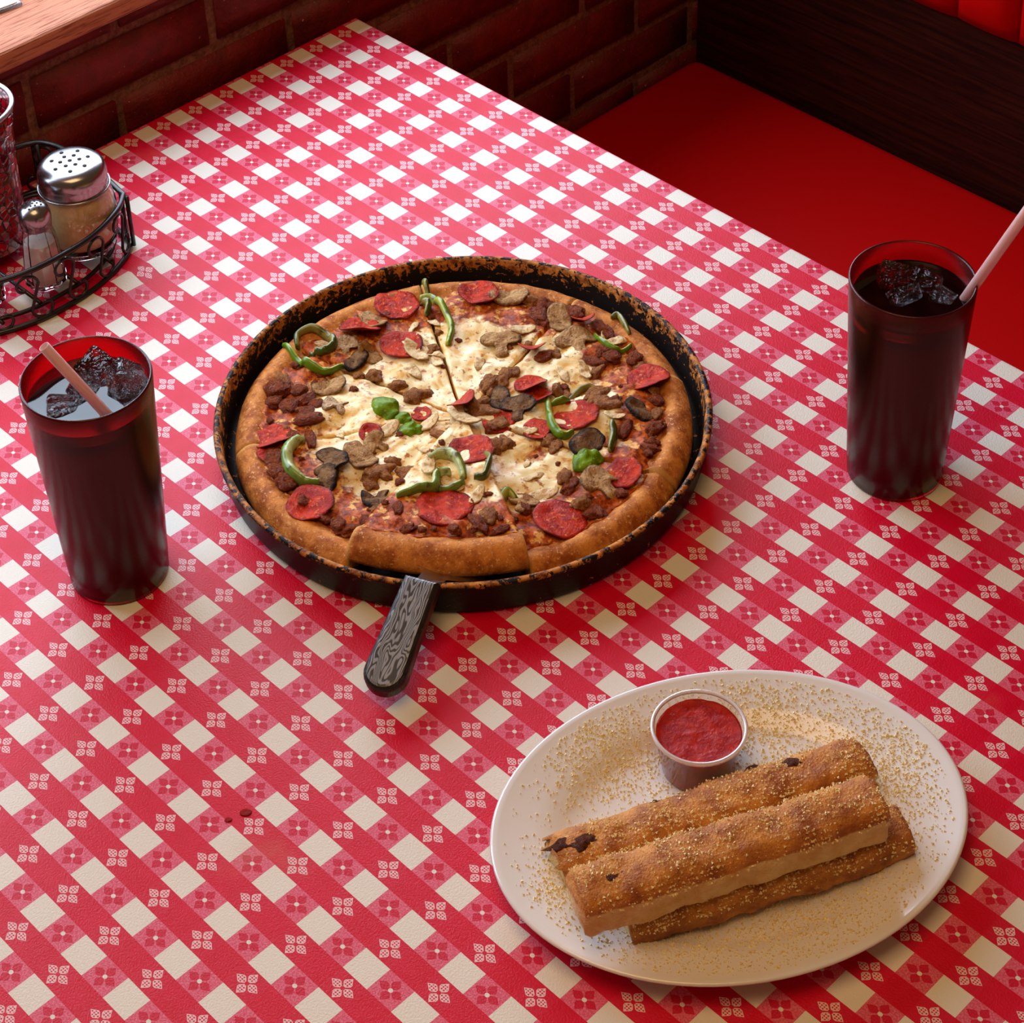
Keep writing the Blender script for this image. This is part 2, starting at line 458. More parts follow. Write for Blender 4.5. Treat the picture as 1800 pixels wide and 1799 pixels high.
# ------------------------------------------------------------------ pan
PC = Vector((-0.01661, 0.30852, 0.0))
def make_pan_mat():
    m = Mat('seasoned_pan', rough=0.4, Specular_IOR_Level=0.14)
    o = m.sep()
    rad = m.math('SQRT', m.math('ADD', m.math('MULTIPLY', o[0], o[0]), m.math('MULTIPLY', o[1], o[1])))
    up = m.ramp(o[2], 0.012, 0.031)                    # wear: most at the lip, less further down
    inside = m.math('LESS_THAN', rad, 0.1745)
    n1 = m.noise(120, 8, 0.72, None, 0.8)
    n2 = m.noise(330, 4, 0.6)
    lim = m.math('MULTIPLY_ADD', up, -0.17, 0.735)
    lim = m.math('SUBTRACT', lim, m.math('MULTIPLY', inside, 0.10))
    worn = m.math('GREATER_THAN', m.math('ADD', n1, m.math('MULTIPLY', m.math('SUBTRACT', n2, 0.5), 0.30)), lim)
    lip = m.math('MULTIPLY', m.ramp(o[2], 0.0292, 0.0315), m.math('GREATER_THAN', m.noise(140, 5, 0.7), 0.50))
    worn = m.math('MAXIMUM', worn, lip)
    tan = m.mix(m.ramp(m.noise(170, 5, 0.6), 0.3, 0.7), rgb(104, 46, 12), rgb(212, 138, 66))
    m.set('Base Color', m.mix(worn, (0.010, 0.008, 0.008), tan))
    m.set('Roughness', m.math('MULTIPLY_ADD', worn, 0.15, 0.42))
    m.bump(m.math('ADD', worn, n2), 0.35, 0.0006)
    return m.m
pan = thing('pizza_pan', 'round black seasoned pizza pan with worn brown lip', 'pan', PC)
mb = MB()
mb.lathe([(0.0005, 0.0008), (0.1695, 0.0008), (0.1728, 0.002), (0.1742, 0.005), (0.1756, 0.0255), (0.1760, 0.0268), (0.1772, 0.0268), (0.1786, 0.0282), (0.1788, 0.0298),
          (0.1778, 0.0312), (0.1760, 0.0316), (0.1742, 0.0308), (0.1735, 0.0290), (0.1728, 0.0240), (0.1712, 0.0070), (0.1695, 0.0045), (0.166, 0.0035), (0.0005, 0.0035)], 128)
obj('pan_body', mb.mesh('pan_body'), make_pan_mat(), pan)

# ------------------------------------------------------------------ pizza
def make_crust_mat():
    m = Mat('baked_crust', rough=0.62, Specular_IOR_Level=0.15)
    c = m.mix(m.ramp(m.noise(70, 6, 0.66), 0.36, 0.66), rgb(216, 138, 62), rgb(150, 74, 24))
    c = m.mix(m.ramp(m.noise(420, 3, 0.6), 0.56, 0.72), c, rgb(226, 172, 116))
    c = m.mix(m.attr(), rgb(214, 158, 84), c)
    m.set('Base Color', c)
    m.bump(m.math('ADD', m.noise(600, 4, 0.65), m.noise(120, 3)), 0.5, 0.0010)
    return m.m
def make_cheese_mat():
    m = Mat('melted_cheese', rough=0.34)
    o = m.sep()
    rad = m.math('SQRT', m.math('ADD', m.math('MULTIPLY', o[0], o[0]), m.math('MULTIPLY', o[1], o[1])))
    big = m.noise(26, 4, 0.55); mid = m.noise(75, 5, 0.6, None, 0.5); fine = m.noise(210, 4, 0.6)
    c = m.mix(m.ramp(mid, 0.42, 0.64), rgb(246, 226, 172), rgb(230, 176, 84))
    c = m.mix(m.math('MULTIPLY', m.ramp(fine, 0.555, 0.66), 0.9), c, rgb(176, 96, 36))
    # sauce showing through: in patches and towards the rim
    s = m.math('ADD', m.math('MULTIPLY', m.ramp(rad, 0.090, 0.136), 0.40), m.math('MULTIPLY_ADD', big, 0.6, m.math('MULTIPLY', mid, 0.4)))
    sauce = m.ramp(s, 0.575, 0.70)
    sc = m.mix(m.ramp(fine, 0.35, 0.65), rgb(200, 96, 30), rgb(122, 40, 10))
    sc = m.mix(m.ramp(m.noise(130, 5, 0.6), 0.53, 0.64), sc, rgb(236, 178, 92))
    c = m.mix(sauce, c, sc)
    m.set('Base Color', c)
    m.set('Roughness', m.math('MULTIPLY_ADD', sauce, 0.12, 0.30)); m.set('Specular IOR Level', m.math('MULTIPLY_ADD', sauce, -0.18, 0.32))
    m.set('Subsurface Weight', 0.12); m.b.inputs['Subsurface Radius'].default_value = (0.004, 0.002, 0.001); m.b.inputs['Subsurface Scale'].default_value = 0.6
    m.bump(m.math('ADD', m.math('MULTIPLY', mid, 0.6), m.math('MULTIPLY', fine, m.math('MULTIPLY_ADD', sauce, 0.9, 0.15))), 0.45, 0.0018)
    return m.m
M_CRUST, M_CHEESE = make_crust_mat(), make_cheese_mat()
ZF = 0.0040
def crust_z(r, a, x, y):
    z = 0.0178 + 0.0056 * sm(0.138, 0.152, r) - 0.011 * max(0.0, (r - 0.1520) / 0.0140) ** 2
    return z + 0.0010 * fz(x * 55, y * 55, 2.0)
def cheese_z(x, y):
    r = math.hypot(x, y)
    z = 0.0200 + 0.0012 * sm(0.09, 0.13, r) - 0.0010 * sm(0.05, 0.0, r)
    z += 0.0030 * fz(x * 36, y * 36, 5.0, 2) + 0.0013 * fz(x * 95, y * 95, 9.0, 3)
    z += 0.0012 * abs(nz(x * 260, y * 260, 3.0)) * (0.4 + sm(0.10, 0.13, r))
    return z
def rim_r(a): return 0.1652 + 0.0012 * nz(a * 3, 1.7)
def cheese_edge(a): return 0.1440 + 0.0065 * fz(math.cos(a) * 9, math.sin(a) * 9, 4.0)
def build_slice(a0, a1, label, lift=0.0, tilt=0.0):
    a0r, a1r = math.radians(a0), math.radians(a1); b = (a0r + a1r) / 2
    t = thing('pizza_slice', label, 'pizza slice', PC + Vector((0, 0, lift)), 'slices of the pizza in the pan')
    t.rotation_mode = 'AXIS_ANGLE'; t.rotation_axis_angle = (tilt, math.sin(b), -math.cos(b), 0)
    gap = 0.0011                                         # knife cut: half width
    na, nr = 40, 46
    def P(r, f):
        # keep both cut faces parallel to the knife line
        off = gap / max(r, 0.006)
        a = a0r + off + (a1r - a0r - 2 * off) * f
        return r * math.cos(a), r * math.sin(a), a
    vs = []; fs = []; ed = []
    RR = [0.006 + (0.138 - 0.006) * k / 10 for k in range(11)] + [0.141 + 0.0033 * k for k in range(8)]
    for j in range(na + 1):
        f = j / na; x_, y_, a = P(0.15, f); R = rim_r(a)
        for r in RR:
            r2 = min(r, R - 0.001) if r > 0.15 else r
            x, y, _ = P(r2, f); vs.append((x, y, crust_z(r2, a, x, y))); ed.append(1.0 if 0 < j < na else 0.35)
        for q, zz in ((R, 0.0115), (R + 0.0004, 0.0085), (R - 0.0006, ZF + 0.001), (R - 0.002, ZF), (0.08, ZF), (0.006, ZF)):
            x, y, _ = P(q, f); vs.append((x, y, zz)); ed.append(0.9 if 0 < j < na else 0.2)
    m_ = len(RR) + 6
    for j in range(na):
        for i in range(m_): i2 = (i + 1) % m_; fs.append((j * m_ + i, j * m_ + i2, (j + 1) * m_ + i2, (j + 1) * m_ + i))
    fs.append(tuple(range(m_))[::-1]); fs.append(tuple(na * m_ + i for i in range(m_)))
    obj('crust', mesh('crust', vs, fs, True, ed), M_CRUST, t)
    vs = []; fs = []
    N = nr + 2
    for j in range(-1, na + 2):
        f = min(1, max(0, j / na)); side = j < 0 or j > na
        for i in range(N):
            k = min(i, nr); x0, y0, a = P(0.1, f); E_ = cheese_edge(a)
            r = 0.007 + (E_ - 0.007) * k / nr; x, y, _ = P(r, f)
            z = cheese_z(x, y)
            w = sm(0, 0.10, 1 - k / nr); z = crust_z(r, a, x, y) + 0.0004 + (z - crust_z(r, a, x, y)) * w + 0.0012 * abs(nz(x * 300, y * 300)) * (1 - w)
            if f in (0, 1): z -= 0.0012
            if side or i > nr: z = crust_z(r, a, x, y) - 0.004
            vs.append((x, y, z))
    for j in range(na + 2):
        for i in range(N - 1): a = j * N + i; fs.append((a, a + 1, a + N + 1, a + N))
    obj('cheese', mesh('cheese', vs, fs), M_CHEESE, t)
    return t
CUTS = [(-72.1, -28.0, 'slice of pizza lifted on the black handled server, crust facing the front', 0.0065, 0.085),
        (-28.0, 19.3, 'pizza slice to the right of the lifted slice, pepperoni near its crust', 0.0012, 0.0),
        (19.3, 58.5, 'pizza slice on the right of the pan with bare browned sauce by its crust', 0.0028, 0.008),
        (58.5, 102.8, 'upper right pizza slice with mushrooms and sausage beside the pan lip', 0.0, 0.0),
        (102.8, 148.5, 'pizza slice at the top of the pan with thick white cheese', 0.0, 0.0),
        (148.5, 193.3, 'upper left pizza slice topped with a dark ring of green pepper', 0.0, 0.0),
        (-166.7, -124.2, 'pizza slice on the left of the pan with a round green pepper piece', 0.0, 0.0),
        (-124.2, -72.1, 'lower left pizza slice with a curled green pepper and dark mushroom', 0.0009, 0.0)]
SLICES = [(a0, a1, build_slice(a0, a1, lab, li, ti)) for a0, a1, lab, li, ti in CUTS]
def slice_at(x, y):
    a = math.degrees(math.atan2(y, x))
    for a0, a1, t in SLICES:
        for d in (0, 360, -360):
            if a0 <= a + d < a1: return t
    return SLICES[0][2]
# toppings: [x, y, size, ...] from the centre of the pan, metres
PEP=[[-0.1298,0.0533,0.0177,0],[-0.1263,0.0128,0.0161,1],[-0.091,0.0224,0.0166,0],[-0.0789,-0.1115,0.0145,1],[-0.0678,-0.1241,0.0113,0],[-0.0129,0.0055,0.0129,2],[-0.0232,-0.0196,0.0075,0],[0.0402,-0.0303,0.0161,0],[-0.0074,-0.1377,0.017,0],[0.0732,-0.0869,0.0199,0],[-0.0919,0.104,0.0161,0],[-0.0118,0.1356,0.0097,2],[-0.0184,0.089,0.0107,2],[0.0125,0.0564,0.0124,1],[0.0243,0.052,0.0107,1],[0.0715,0.1192,0.0161,1],[0.0607,0.0538,0.0177,0],[0.1269,0.033,0.0134,0],[0.1264,-0.0302,0.0188,0],[-0.034,-0.0591,0.0086,0],[0.024,0.0123,0.0118,0],[0.0513,0.0233,0.0107,0]]
MUS=[[-0.1276,0.0272,0.0102],[-0.1187,-0.0085,0.0091],[-0.1029,-0.0122,0.0102],[-0.1015,-0.0004,0.0097],[-0.0944,-0.0453,0.0113],[-0.0746,-0.0555,0.0097],[-0.0224,-0.064,0.0086],[-0.0192,-0.0819,0.0129],[-0.0273,-0.1021,0.0129],[-0.0179,-0.1156,0.0124],[0.0201,-0.0994,0.0107],[-0.0739,0.121,0.0134],[-0.039,0.0765,0.0134],[-0.0251,0.1255,0.0118],[0.0025,0.1159,0.0145],[0.0067,0.0308,0.0102],[0.0268,0.0301,0.0118],[0.087,0.0383,0.0134],[0.0918,0.0877,0.0107],[0.1229,0.0151,0.014],[0.0976,-0.0362,0.0097],[-0.1301,-0.0217,0.0064]]
DOME=[[-0.045,-0.0338,0.0118],[-0.0298,-0.0314,0.007],[-0.0167,-0.0355,0.0086],[0.0984,0.0263,0.0113]]
ONI=[[-0.0665,0.0339,0.0064],[-0.0774,0.0248,0.0086],[-0.1017,0.0433,0.0059],[-0.0842,0.0384,0.0054],[-0.0512,-0.0745,0.0043],[-0.0275,-0.0475,0.0064],[-0.0951,0.0592,0.0054],[-0.0007,-0.0048,0.0086],[-0.0347,0.0502,0.0075],[-0.0373,0.0971,0.0075],[0.0192,0.0831,0.0075],[0.0297,0.0953,0.0064],[0.0243,0.1388,0.0075],[0.01,-0.0085,0.0097],[0.0197,-0.0068,0.0075],[0.0339,-0.0651,0.0075],[0.0522,-0.0657,0.0075],[0.0579,-0.0643,0.0064],[0.0124,-0.0414,0.0064],[0.0804,-0.0636,0.0064],[0.0886,-0.0329,0.0064],[0.0828,0.0714,0.0054],[0.0678,-0.0021,0.0048],[0.0986,-0.0174,0.0075],[-0.0738,0.0317,0.0064],[-0.0576,0.0285,0.0054],[0.0001,-0.0127,0.0054],[0.014,0.1338,0.0043],[-0.0656,0.0094,0.0086],[-0.0113,-0.0235,0.0064],[0.0822,-0.0109,0.0064],[0.0464,0.0165,0.0064],[-0.0121,0.1091,0.0043]]
SAU=[[-0.079,-0.0148,0.0064],[-0.0888,-0.0218,0.0048],[-0.0592,-0.0095,0.0064],[-0.043,-0.0099,0.0075],[-0.0392,-0.0018,0.0054],[-0.0965,-0.0674,0.007],[-0.088,-0.0649,0.0048],[-0.1064,-0.0646,0.0059],[-0.0773,-0.081,0.0075],[-0.0854,-0.0768,0.0054],[-0.0612,-0.0926,0.0059],[-0.0683,-0.1035,0.0064],[-0.1275,-0.0678,0.0075],[-0.1273,-0.0811,0.0081],[-0.0719,0.0359,0.0048],[-0.0988,-0.0807,0.0064],[0.0053,-0.0248,0.007],[-0.0615,-0.1306,0.0086],[-0.0586,-0.1237,0.007],[0.0001,-0.0841,0.007],[0.013,-0.0697,0.007],[-0.0018,-0.0673,0.0048],[-0.111,-0.0857,0.0054],[0.0027,-0.0919,0.0064],[0.0049,-0.0816,0.0059],[0.0156,-0.0694,0.0075],[-0.0518,-0.14,0.0081],[-0.0386,-0.1456,0.0081],[-0.0166,-0.1535,0.0054],[0.0091,-0.157,0.0054],[0.0251,-0.1513,0.0059],[0.0335,-0.1508,0.0054],[0.0106,-0.1479,0.0048],[0.0316,-0.1374,0.0048],[0.0515,-0.1097,0.0048],[0.0741,-0.1224,0.0038],[0.0972,-0.1002,0.0043],[0.0346,-0.1229,0.0054],[-0.0606,0.1411,0.0075],[-0.0523,0.1439,0.0064],[-0.0479,0.1506,0.0054],[-0.0323,0.1554,0.0064],[-0.0236,0.1463,0.0059],[-0.0408,0.1179,0.0059],[-0.0319,0.1167,0.0048],[-0.0042,0.0885,0.007],[0.0002,0.0949,0.0054],[0.0033,0.1404,0.0059],[0.0113,0.1407,0.0054],[0.0245,0.1227,0.0064],[0.0271,0.1089,0.0064],[0.0359,0.1012,0.0054],[0.0331,0.1215,0.0054],[0.0487,0.1363,0.0064],[0.0563,0.1343,0.0048],[-0.0095,0.0558,0.007],[-0.0068,0.047,0.0059],[-0.0118,0.0377,0.0064],[-0.0033,0.0324,0.0059],[-0.0057,0.0134,0.0075],[0.0002,0.0202,0.0064],[0.0048,0.0091,0.0059],[0.0103,0.0133,0.0054],[0.0298,0.0661,0.0054],[0.038,0.0683,0.0054],[0.0579,0.0795,0.0081],[0.0675,0.0755,0.007],[0.0537,0.0778,0.0054],[0.0717,0.0817,0.0048],[0.0259,0.0119,0.0064],[0.0254,0.0051,0.0059],[0.042,-0.0068,0.007],[0.0443,-0.0004,0.0054],[0.0717,0.0216,0.0064],[0.0637,0.0224,0.0048],[0.098,0.0034,0.0064],[0.107,-0.0001,0.0054],[0.1064,0.0994,0.0048],[0.0977,0.1107,0.0048],[0.0867,0.1135,0.0043],[0.1156,0.0846,0.0054],[0.1229,0.0704,0.0048],[0.0959,0.0679,0.0054],[0.1333,0.0679,0.0043],[0.1263,-0.0087,0.0059],[0.1355,-0.0097,0.0054],[0.0957,-0.0301,0.0059],[0.1013,-0.0386,0.0054],[0.1176,-0.0779,0.0048],[0.143,-0.043,0.0027],[0.1427,0.0189,0.0038],[0.1031,-0.0842,0.0064],[0.1014,-0.0744,0.0059],[0.1422,-0.0053,0.0043]]
GRE=[[[[-0.1234,0.0717],[-0.1147,0.0775],[-0.0964,0.0726],[-0.0787,0.0627],[-0.0656,0.0465]],0.0064],[[[-0.1379,0.0882],[-0.1281,0.0823],[-0.1185,0.0764]],0.0048],[[[-0.1181,0.0668],[-0.1093,0.0678],[-0.1031,0.059]],0.0054],[[[-0.1436,-0.0345],[-0.1542,-0.0256],[-0.1508,-0.0141],[-0.1366,-0.0089],[-0.1251,-0.0145],[-0.1242,-0.0254],[-0.1347,-0.0307]],0.0059],[[[-0.1552,-0.0384],[-0.1353,-0.043],[-0.1184,-0.0431],[-0.1073,-0.0371],[-0.1049,-0.0234]],0.0059],[[[-0.0623,-0.0978],[-0.0624,-0.1085],[-0.0542,-0.1194],[-0.0393,-0.1279],[-0.027,-0.1263],[-0.0208,-0.1184]],0.0091],[[[0.0285,-0.0601],[0.0299,-0.0516],[0.0381,-0.0469],[0.0499,-0.0498],[0.0598,-0.0564]],0.0075],[[[0.0424,-0.1028],[0.0483,-0.0893],[0.0538,-0.0782],[0.0457,-0.0679],[0.0491,-0.0587]],0.0064],[[[0.0542,-0.0758],[0.0614,-0.0689],[0.0619,-0.0584]],0.0054],[[[0.0034,0.1524],[0.0046,0.1584],[0.0149,0.1537],[0.0263,0.1478]],0.0048],[[[0.0061,0.1311],[0.021,0.1264],[0.0314,0.128],[0.034,0.1411]],0.0048],[[[0.0342,0.0525],[0.046,0.0419],[0.0584,0.0322],[0.0706,0.0301],[0.0721,0.0389]],0.0064],[[[0.0396,0.05],[0.0433,0.0568],[0.0456,0.0634]],0.0043],[[[0.0854,0.0655],[0.0941,0.0577],[0.1051,0.043]],0.0064],[[[0.05,-0.0261],[0.0597,-0.0312],[0.07,-0.0466],[0.065,-0.0514]],0.0048],[[[0.0528,0.088],[0.0431,0.0843],[0.0424,0.0714],[0.0433,0.059]],0.0043],[[[0.091,-0.0573],[0.0861,-0.0483],[0.0825,-0.0368],[0.0909,-0.0366]],0.0064]]

def slab(name, rfun, th, zfun, rings=6, n=32, mat=None):
    """thin slice of food: outline rfun(angle), bent by zfun(x, y); attribute edge runs 0 (centre) to 1 (rim)"""
    vs = []; fs = []; ed = []
    for side in (1, -1):
        for i in range(rings + 1):
            for j in range(n):
                a = 2 * PI * j / n; q = max(0.02, i / rings); r = rfun(a) * q
                x, y = r * math.cos(a), r * math.sin(a)
                t = th * (0.5 if i < rings else 0.25)
                vs.append((x, y, zfun(x, y) + side * t)); ed.append(i / rings)
    L = (rings + 1) * n
    for i in range(rings):
        for j in range(n):
            k = (j + 1) % n
            fs.append((i * n + j, (i + 1) * n + j, (i + 1) * n + k, i * n + k))
            fs.append((L + i * n + j, L + i * n + k, L + (i + 1) * n + k, L + (i + 1) * n + j))
    for j in range(n):
        k = (j + 1) % n; fs.append((rings * n + j, L + rings * n + j, L + rings * n + k, rings * n + k))
    fs.append(tuple(range(n))); fs.append(tuple(L + j for j in reversed(range(n))))
    me = mesh(name, vs, fs, True, ed); me.materials.append(mat); return me
def poly_r(pts):
    def f(a):
        d = Vector((math.cos(a), math.sin(a))); best = 0.05
        for i in range(len(pts)):
            p, q = Vector(pts[i]), Vector(pts[(i + 1) % len(pts)]); e = q - p
            den = d.x * e.y - d.y * e.x
            if abs(den) < 1e-9: continue
            t = (p.x * e.y - p.y * e.x) / den; s_ = (p.x * d.y - p.y * d.x) / den
            if t > 0 and -1e-6 <= s_ <= 1 + 1e-6: best = max(best, t)
        return best
    return f
def food(name, c0, c1, c2, rough, nscale, bump=0.4, edgec=None, e0=0.75, e1=1.0, obj_scale=1.0):
    m = Mat(name, rough=rough, Specular_IOR_Level=0.16)
    c = m.mix(m.ramp(m.noise(nscale, 5, 0.62), 0.36, 0.64), c0, c1)
    c = m.mix(m.ramp(m.noise(nscale * 2.6, 4, 0.6), 0.58, 0.68), c, c2)
    if edgec: c = m.mix(m.ramp(m.math('ADD', m.attr(), m.math('MULTIPLY_ADD', m.noise(nscale * 0.7, 3), 0.5, -0.25)), e0, e1), c, edgec)
    m.set('Base Color', c)
    m.bump(m.noise(nscale * 1.6, 5, 0.65), bump, 0.0012 * obj_scale)
    return m.m
# meshes below are modelled at unit radius and scaled, so noise scales are per radius
M_PEP = food('pepperoni_meat', rgb(206, 54, 14), rgb(156, 24, 4), rgb(228, 116, 48), 0.30, 2.2, 0.35, rgb(104, 12, 6), 0.85, 1.1, 40)
M_MUS = food('baked_mushroom', rgb(212, 166, 110), rgb(170, 122, 72), rgb(100, 62, 30), 0.55, 2.6, 0.5, rgb(78, 48, 24), 0.85, 1.12, 60)
M_MUS2 = food('dark_mushroom', rgb(154, 112, 70), rgb(110, 74, 42), rgb(58, 36, 18), 0.5, 2.6, 0.5, rgb(30, 18, 10), 0.7, 1.0, 60)
M_MUS3 = food('pale_mushroom', rgb(222, 188, 148), rgb(190, 150, 110), rgb(120, 84, 54), 0.55, 2.2, 0.5, rgb(84, 52, 30), 0.85, 1.1, 60)
M_ONI = food('baked_onion', rgb(238, 214, 168), rgb(226, 190, 132), rgb(196, 140, 76), 0.3, 1.6, 0.3, rgb(110, 62, 24), 0.9, 1.15, 60)
M_SAU = food('sausage_meat', rgb(186, 120, 62), rgb(138, 78, 36), rgb(208, 152, 92), 0.42, 2.4, 0.6, None, 0, 1, 60)
M_SAU2 = food('browned_sausage', rgb(156, 72, 26), rgb(106, 40, 12), rgb(192, 108, 48), 0.35, 2.4, 0.6, None, 0, 1, 60)
M_DOME = food('pepper_skin', rgb(112, 146, 14), rgb(84, 116, 8), rgb(146, 166, 44), 0.25, 1.2, 0.15, rgb(64, 92, 20), 0.85, 1.1, 40)
def make_strip_mat(name, skin, flesh):
    m = Mat(name, rough=0.28)
    c = m.mix(m.ramp(m.attr(), 0.35, 0.65), flesh, skin)
    c = m.mix(m.ramp(m.noise(150, 4), 0.5, 0.75), c, rgb(70, 66, 18))
    m.set('Base Color', c); m.bump(m.noise(400, 3), 0.2, 0.0006); return m.m
M_GREEN = make_strip_mat('green_pepper', rgb(96, 132, 16), rgb(166, 172, 70))
M_OLIVE = make_strip_mat('baked_green_pepper', rgb(64, 76, 20), rgb(136, 128, 60))
M_PALEG = make_strip_mat('pale_green_pepper', rgb(112, 140, 58), rgb(182, 190, 122))

rnd = random.Random(11)
PEPM = [slab('pepperoni', (lambda a, k=k: 1 + 0.04 * nz(math.cos(a) * 2, math.sin(a) * 2, k * 5)), 0.09,
             (lambda x, y, k=k: (0.16 if k < 2 else 0.05) * (x * x + y * y) + 0.16 * nz(x * 1.7, y * 1.7, k * 9.0)), 6, 32, M_PEP) for k in range(4)]
def fold_z(x, y): return 0.62 * max(0, y + 0.15) ** 1.4 + 0.08 * nz(x * 2, y * 2)
PEPF = slab('pepperoni', lambda a: 1.0, 0.10, fold_z, 7, 32, M_PEP)
PEPS = slab('pepperoni', lambda a: 1 if math.sin(a) > 0 else 0.35, 0.12, lambda x, y: 0.9 * abs(x) ** 1.6 * 0.5 + 0.75 * y, 6, 32, M_PEP)
def topping(name, me, x, y, sc, rz, dz=0.0, tx=0.0, ty=0.0):
    t = slice_at(x, y)
    r = math.hypot(x, y)
    if r > 0.1395: x, y, r = x * 0.1395 / r, y * 0.1395 / r, 0.1395
    zz = max(cheese_z(x, y), crust_z(r, 0, x, y)) if r < 0.141 else crust_z(r, 0, x, y) + 0.001
    o = obj(name, me, None, t, (x, y, zz + dz), None, sc)
    # tilt with the lie of the cheese
    e = 0.006
    gx = (cheese_z(x + e, y) - cheese_z(x - e, y)) / (2 * e); gy = (cheese_z(x, y + e) - cheese_z(x, y - e)) / (2 * e)
    q = Vector((0, 0, 1)).rotation_difference(Vector((-gx * 0.7 + tx, -gy * 0.7 + ty, 1)).normalized())
    o.rotation_mode = 'QUATERNION'; o.rotation_quaternion = q @ Matrix.Rotation(rz, 3, 'Z').to_quaternion()
    return o
VIEW = math.atan2(-0.45, 0.50)
for x, y, s_, kind in PEP:
    if kind == 0: topping('pepperoni', PEPM[rnd.randrange(4)], x, y, s_, rnd.uniform(0, 6.28), 0.0008, rnd.uniform(-.12, .12), rnd.uniform(-.12, .12))
    elif kind == 1: topping('pepperoni', PEPF, x, y, s_, VIEW + PI / 2 + PI + rnd.uniform(-.5, .5), 0.0020)
    else: topping('pepperoni', PEPS, x, y, s_, VIEW - PI / 2 + rnd.uniform(-.5, 0.9), 0.0022)
cap = [(-1, -0.05), (-0.95, 0.3), (-0.7, 0.66), (-0.3, 0.88), (0, 0.93), (0.3, 0.88), (0.7, 0.66), (0.95, 0.3), (1, -0.05), (0.86, -0.22), (0.62, -0.18), (0.36, -0.1),
       (0.27, -0.35), (0.32, -0.75), (0.2, -0.9), (-0.2, -0.9), (-0.32, -0.75), (-0.27, -0.35), (-0.36, -0.1), (-0.62, -0.18), (-0.86, -0.22)]
oval = lambda a: 0.8 + 0.18 * math.cos(2 * a) + 0.08 * nz(math.cos(a) * 2, math.sin(a) * 2, 3)
MUSM = []
for k, mt in enumerate((M_MUS, M_MUS2, M_MUS3, M_MUS, M_MUS2, M_MUS)):
    rf = poly_r(cap) if k in (0, 1, 2, 5) else oval
    MUSM.append(slab('mushroom_slice', rf, 0.22, (lambda x, y, k=k: 0.22 * nz(x * 1.5, y * 1.5, k * 4.0) + (0.28 * x * x if k % 2 else -0.10 * y * y + 0.2 * y * y * y)), 7, 48, mt))
pale = {1, 5}; dark = {2, 8, 9, 10, 15, 16, 17, 18}
for i, (x, y, s_) in enumerate(MUS):
    k = 2 if i in pale else (rnd.choice((1, 4)) if i in dark else rnd.choice((0, 3, 5)))
    topping('mushroom_slice', MUSM[k], x, y, s_ * 1.18, rnd.uniform(0, 6.28), 0.0016, rnd.uniform(-.25, .35), rnd.uniform(-.35, .25))
DOM = slab('green_pepper_piece', lambda a: 1 + 0.12 * math.cos(2 * a + 1) + 0.30 * nz(math.cos(a) * 1.6, math.sin(a) * 1.6), 0.2, lambda x, y: 0.30 * (1 - x * x - y * y) + 0.22 * nz(x * 1.6, y * 1.6, 4.0), 7, 32, M_DOME)
for x, y, s_ in DOME: topping('green_pepper_piece', DOM, x, y, (s_, s_ * 0.85, s_), rnd.uniform(0, 3), 0.0012, 0.1, -0.1)
ONIM = []
for k in range(4):
    w = (0.35, 0.5, 0.3, 0.42)[k]
    ONIM.append(slab('onion_piece', (lambda a, w=w, k=k: 1 / math.sqrt(math.cos(a) ** 2 + (math.sin(a) / w) ** 2) * (1 + 0.12 * nz(math.cos(a) * 3, math.sin(a) * 3, k * 3))), 0.12,
                     (lambda x, y, k=k: 0.28 * x * x * (1 if k % 2 else -0.7) + 0.15 * nz(x * 2, y * 2, k)), 5, 24, M_ONI))
for i, (x, y, s_) in enumerate(ONI): topping('onion_piece', ONIM[i % 4], x, y, s_ * 1.5, rnd.uniform(0, 3.14), 0.0016, rnd.uniform(-.3, .3), rnd.uniform(-.3, .3))
SAUM = []
for k in range(8):
    bm = bmesh.new(); bmesh.ops.create_icosphere(bm, subdivisions=3, radius=1)
    for v in bm.verts:
        c = v.co.copy(); d = 1 + 0.55 * fz(c.x * 1.1 + k * 9, c.y * 1.1, c.z * 1.1, 5)
        d += 0.10 * abs(nz(c.x * 4 + k, c.y * 4, c.z * 4))
        v.co = Vector((c.x * d * 1.15, c.y * d * 0.9, c.z * d * 0.72))
    me = bpy.data.meshes.new('sausage_crumble'); bm.to_mesh(me); bm.free()
    me.polygons.foreach_set('use_smooth', [True] * len(me.polygons)); me.materials.append(M_SAU if k < 5 else M_SAU2); SAUM.append(me)
for x, y, s_ in SAU:
    r = math.hypot(x, y); k = rnd.randrange(5, 8) if r > 0.108 and rnd.random() < 0.75 else rnd.randrange(0, 6)
    topping('sausage_crumble', SAUM[k], x, y, (s_ * rnd.uniform(.8, 1.5), s_ * rnd.uniform(.7, 1.15), s_ * rnd.uniform(.65, 1.0)), rnd.uniform(0, 6.28), s_ * 0.16)
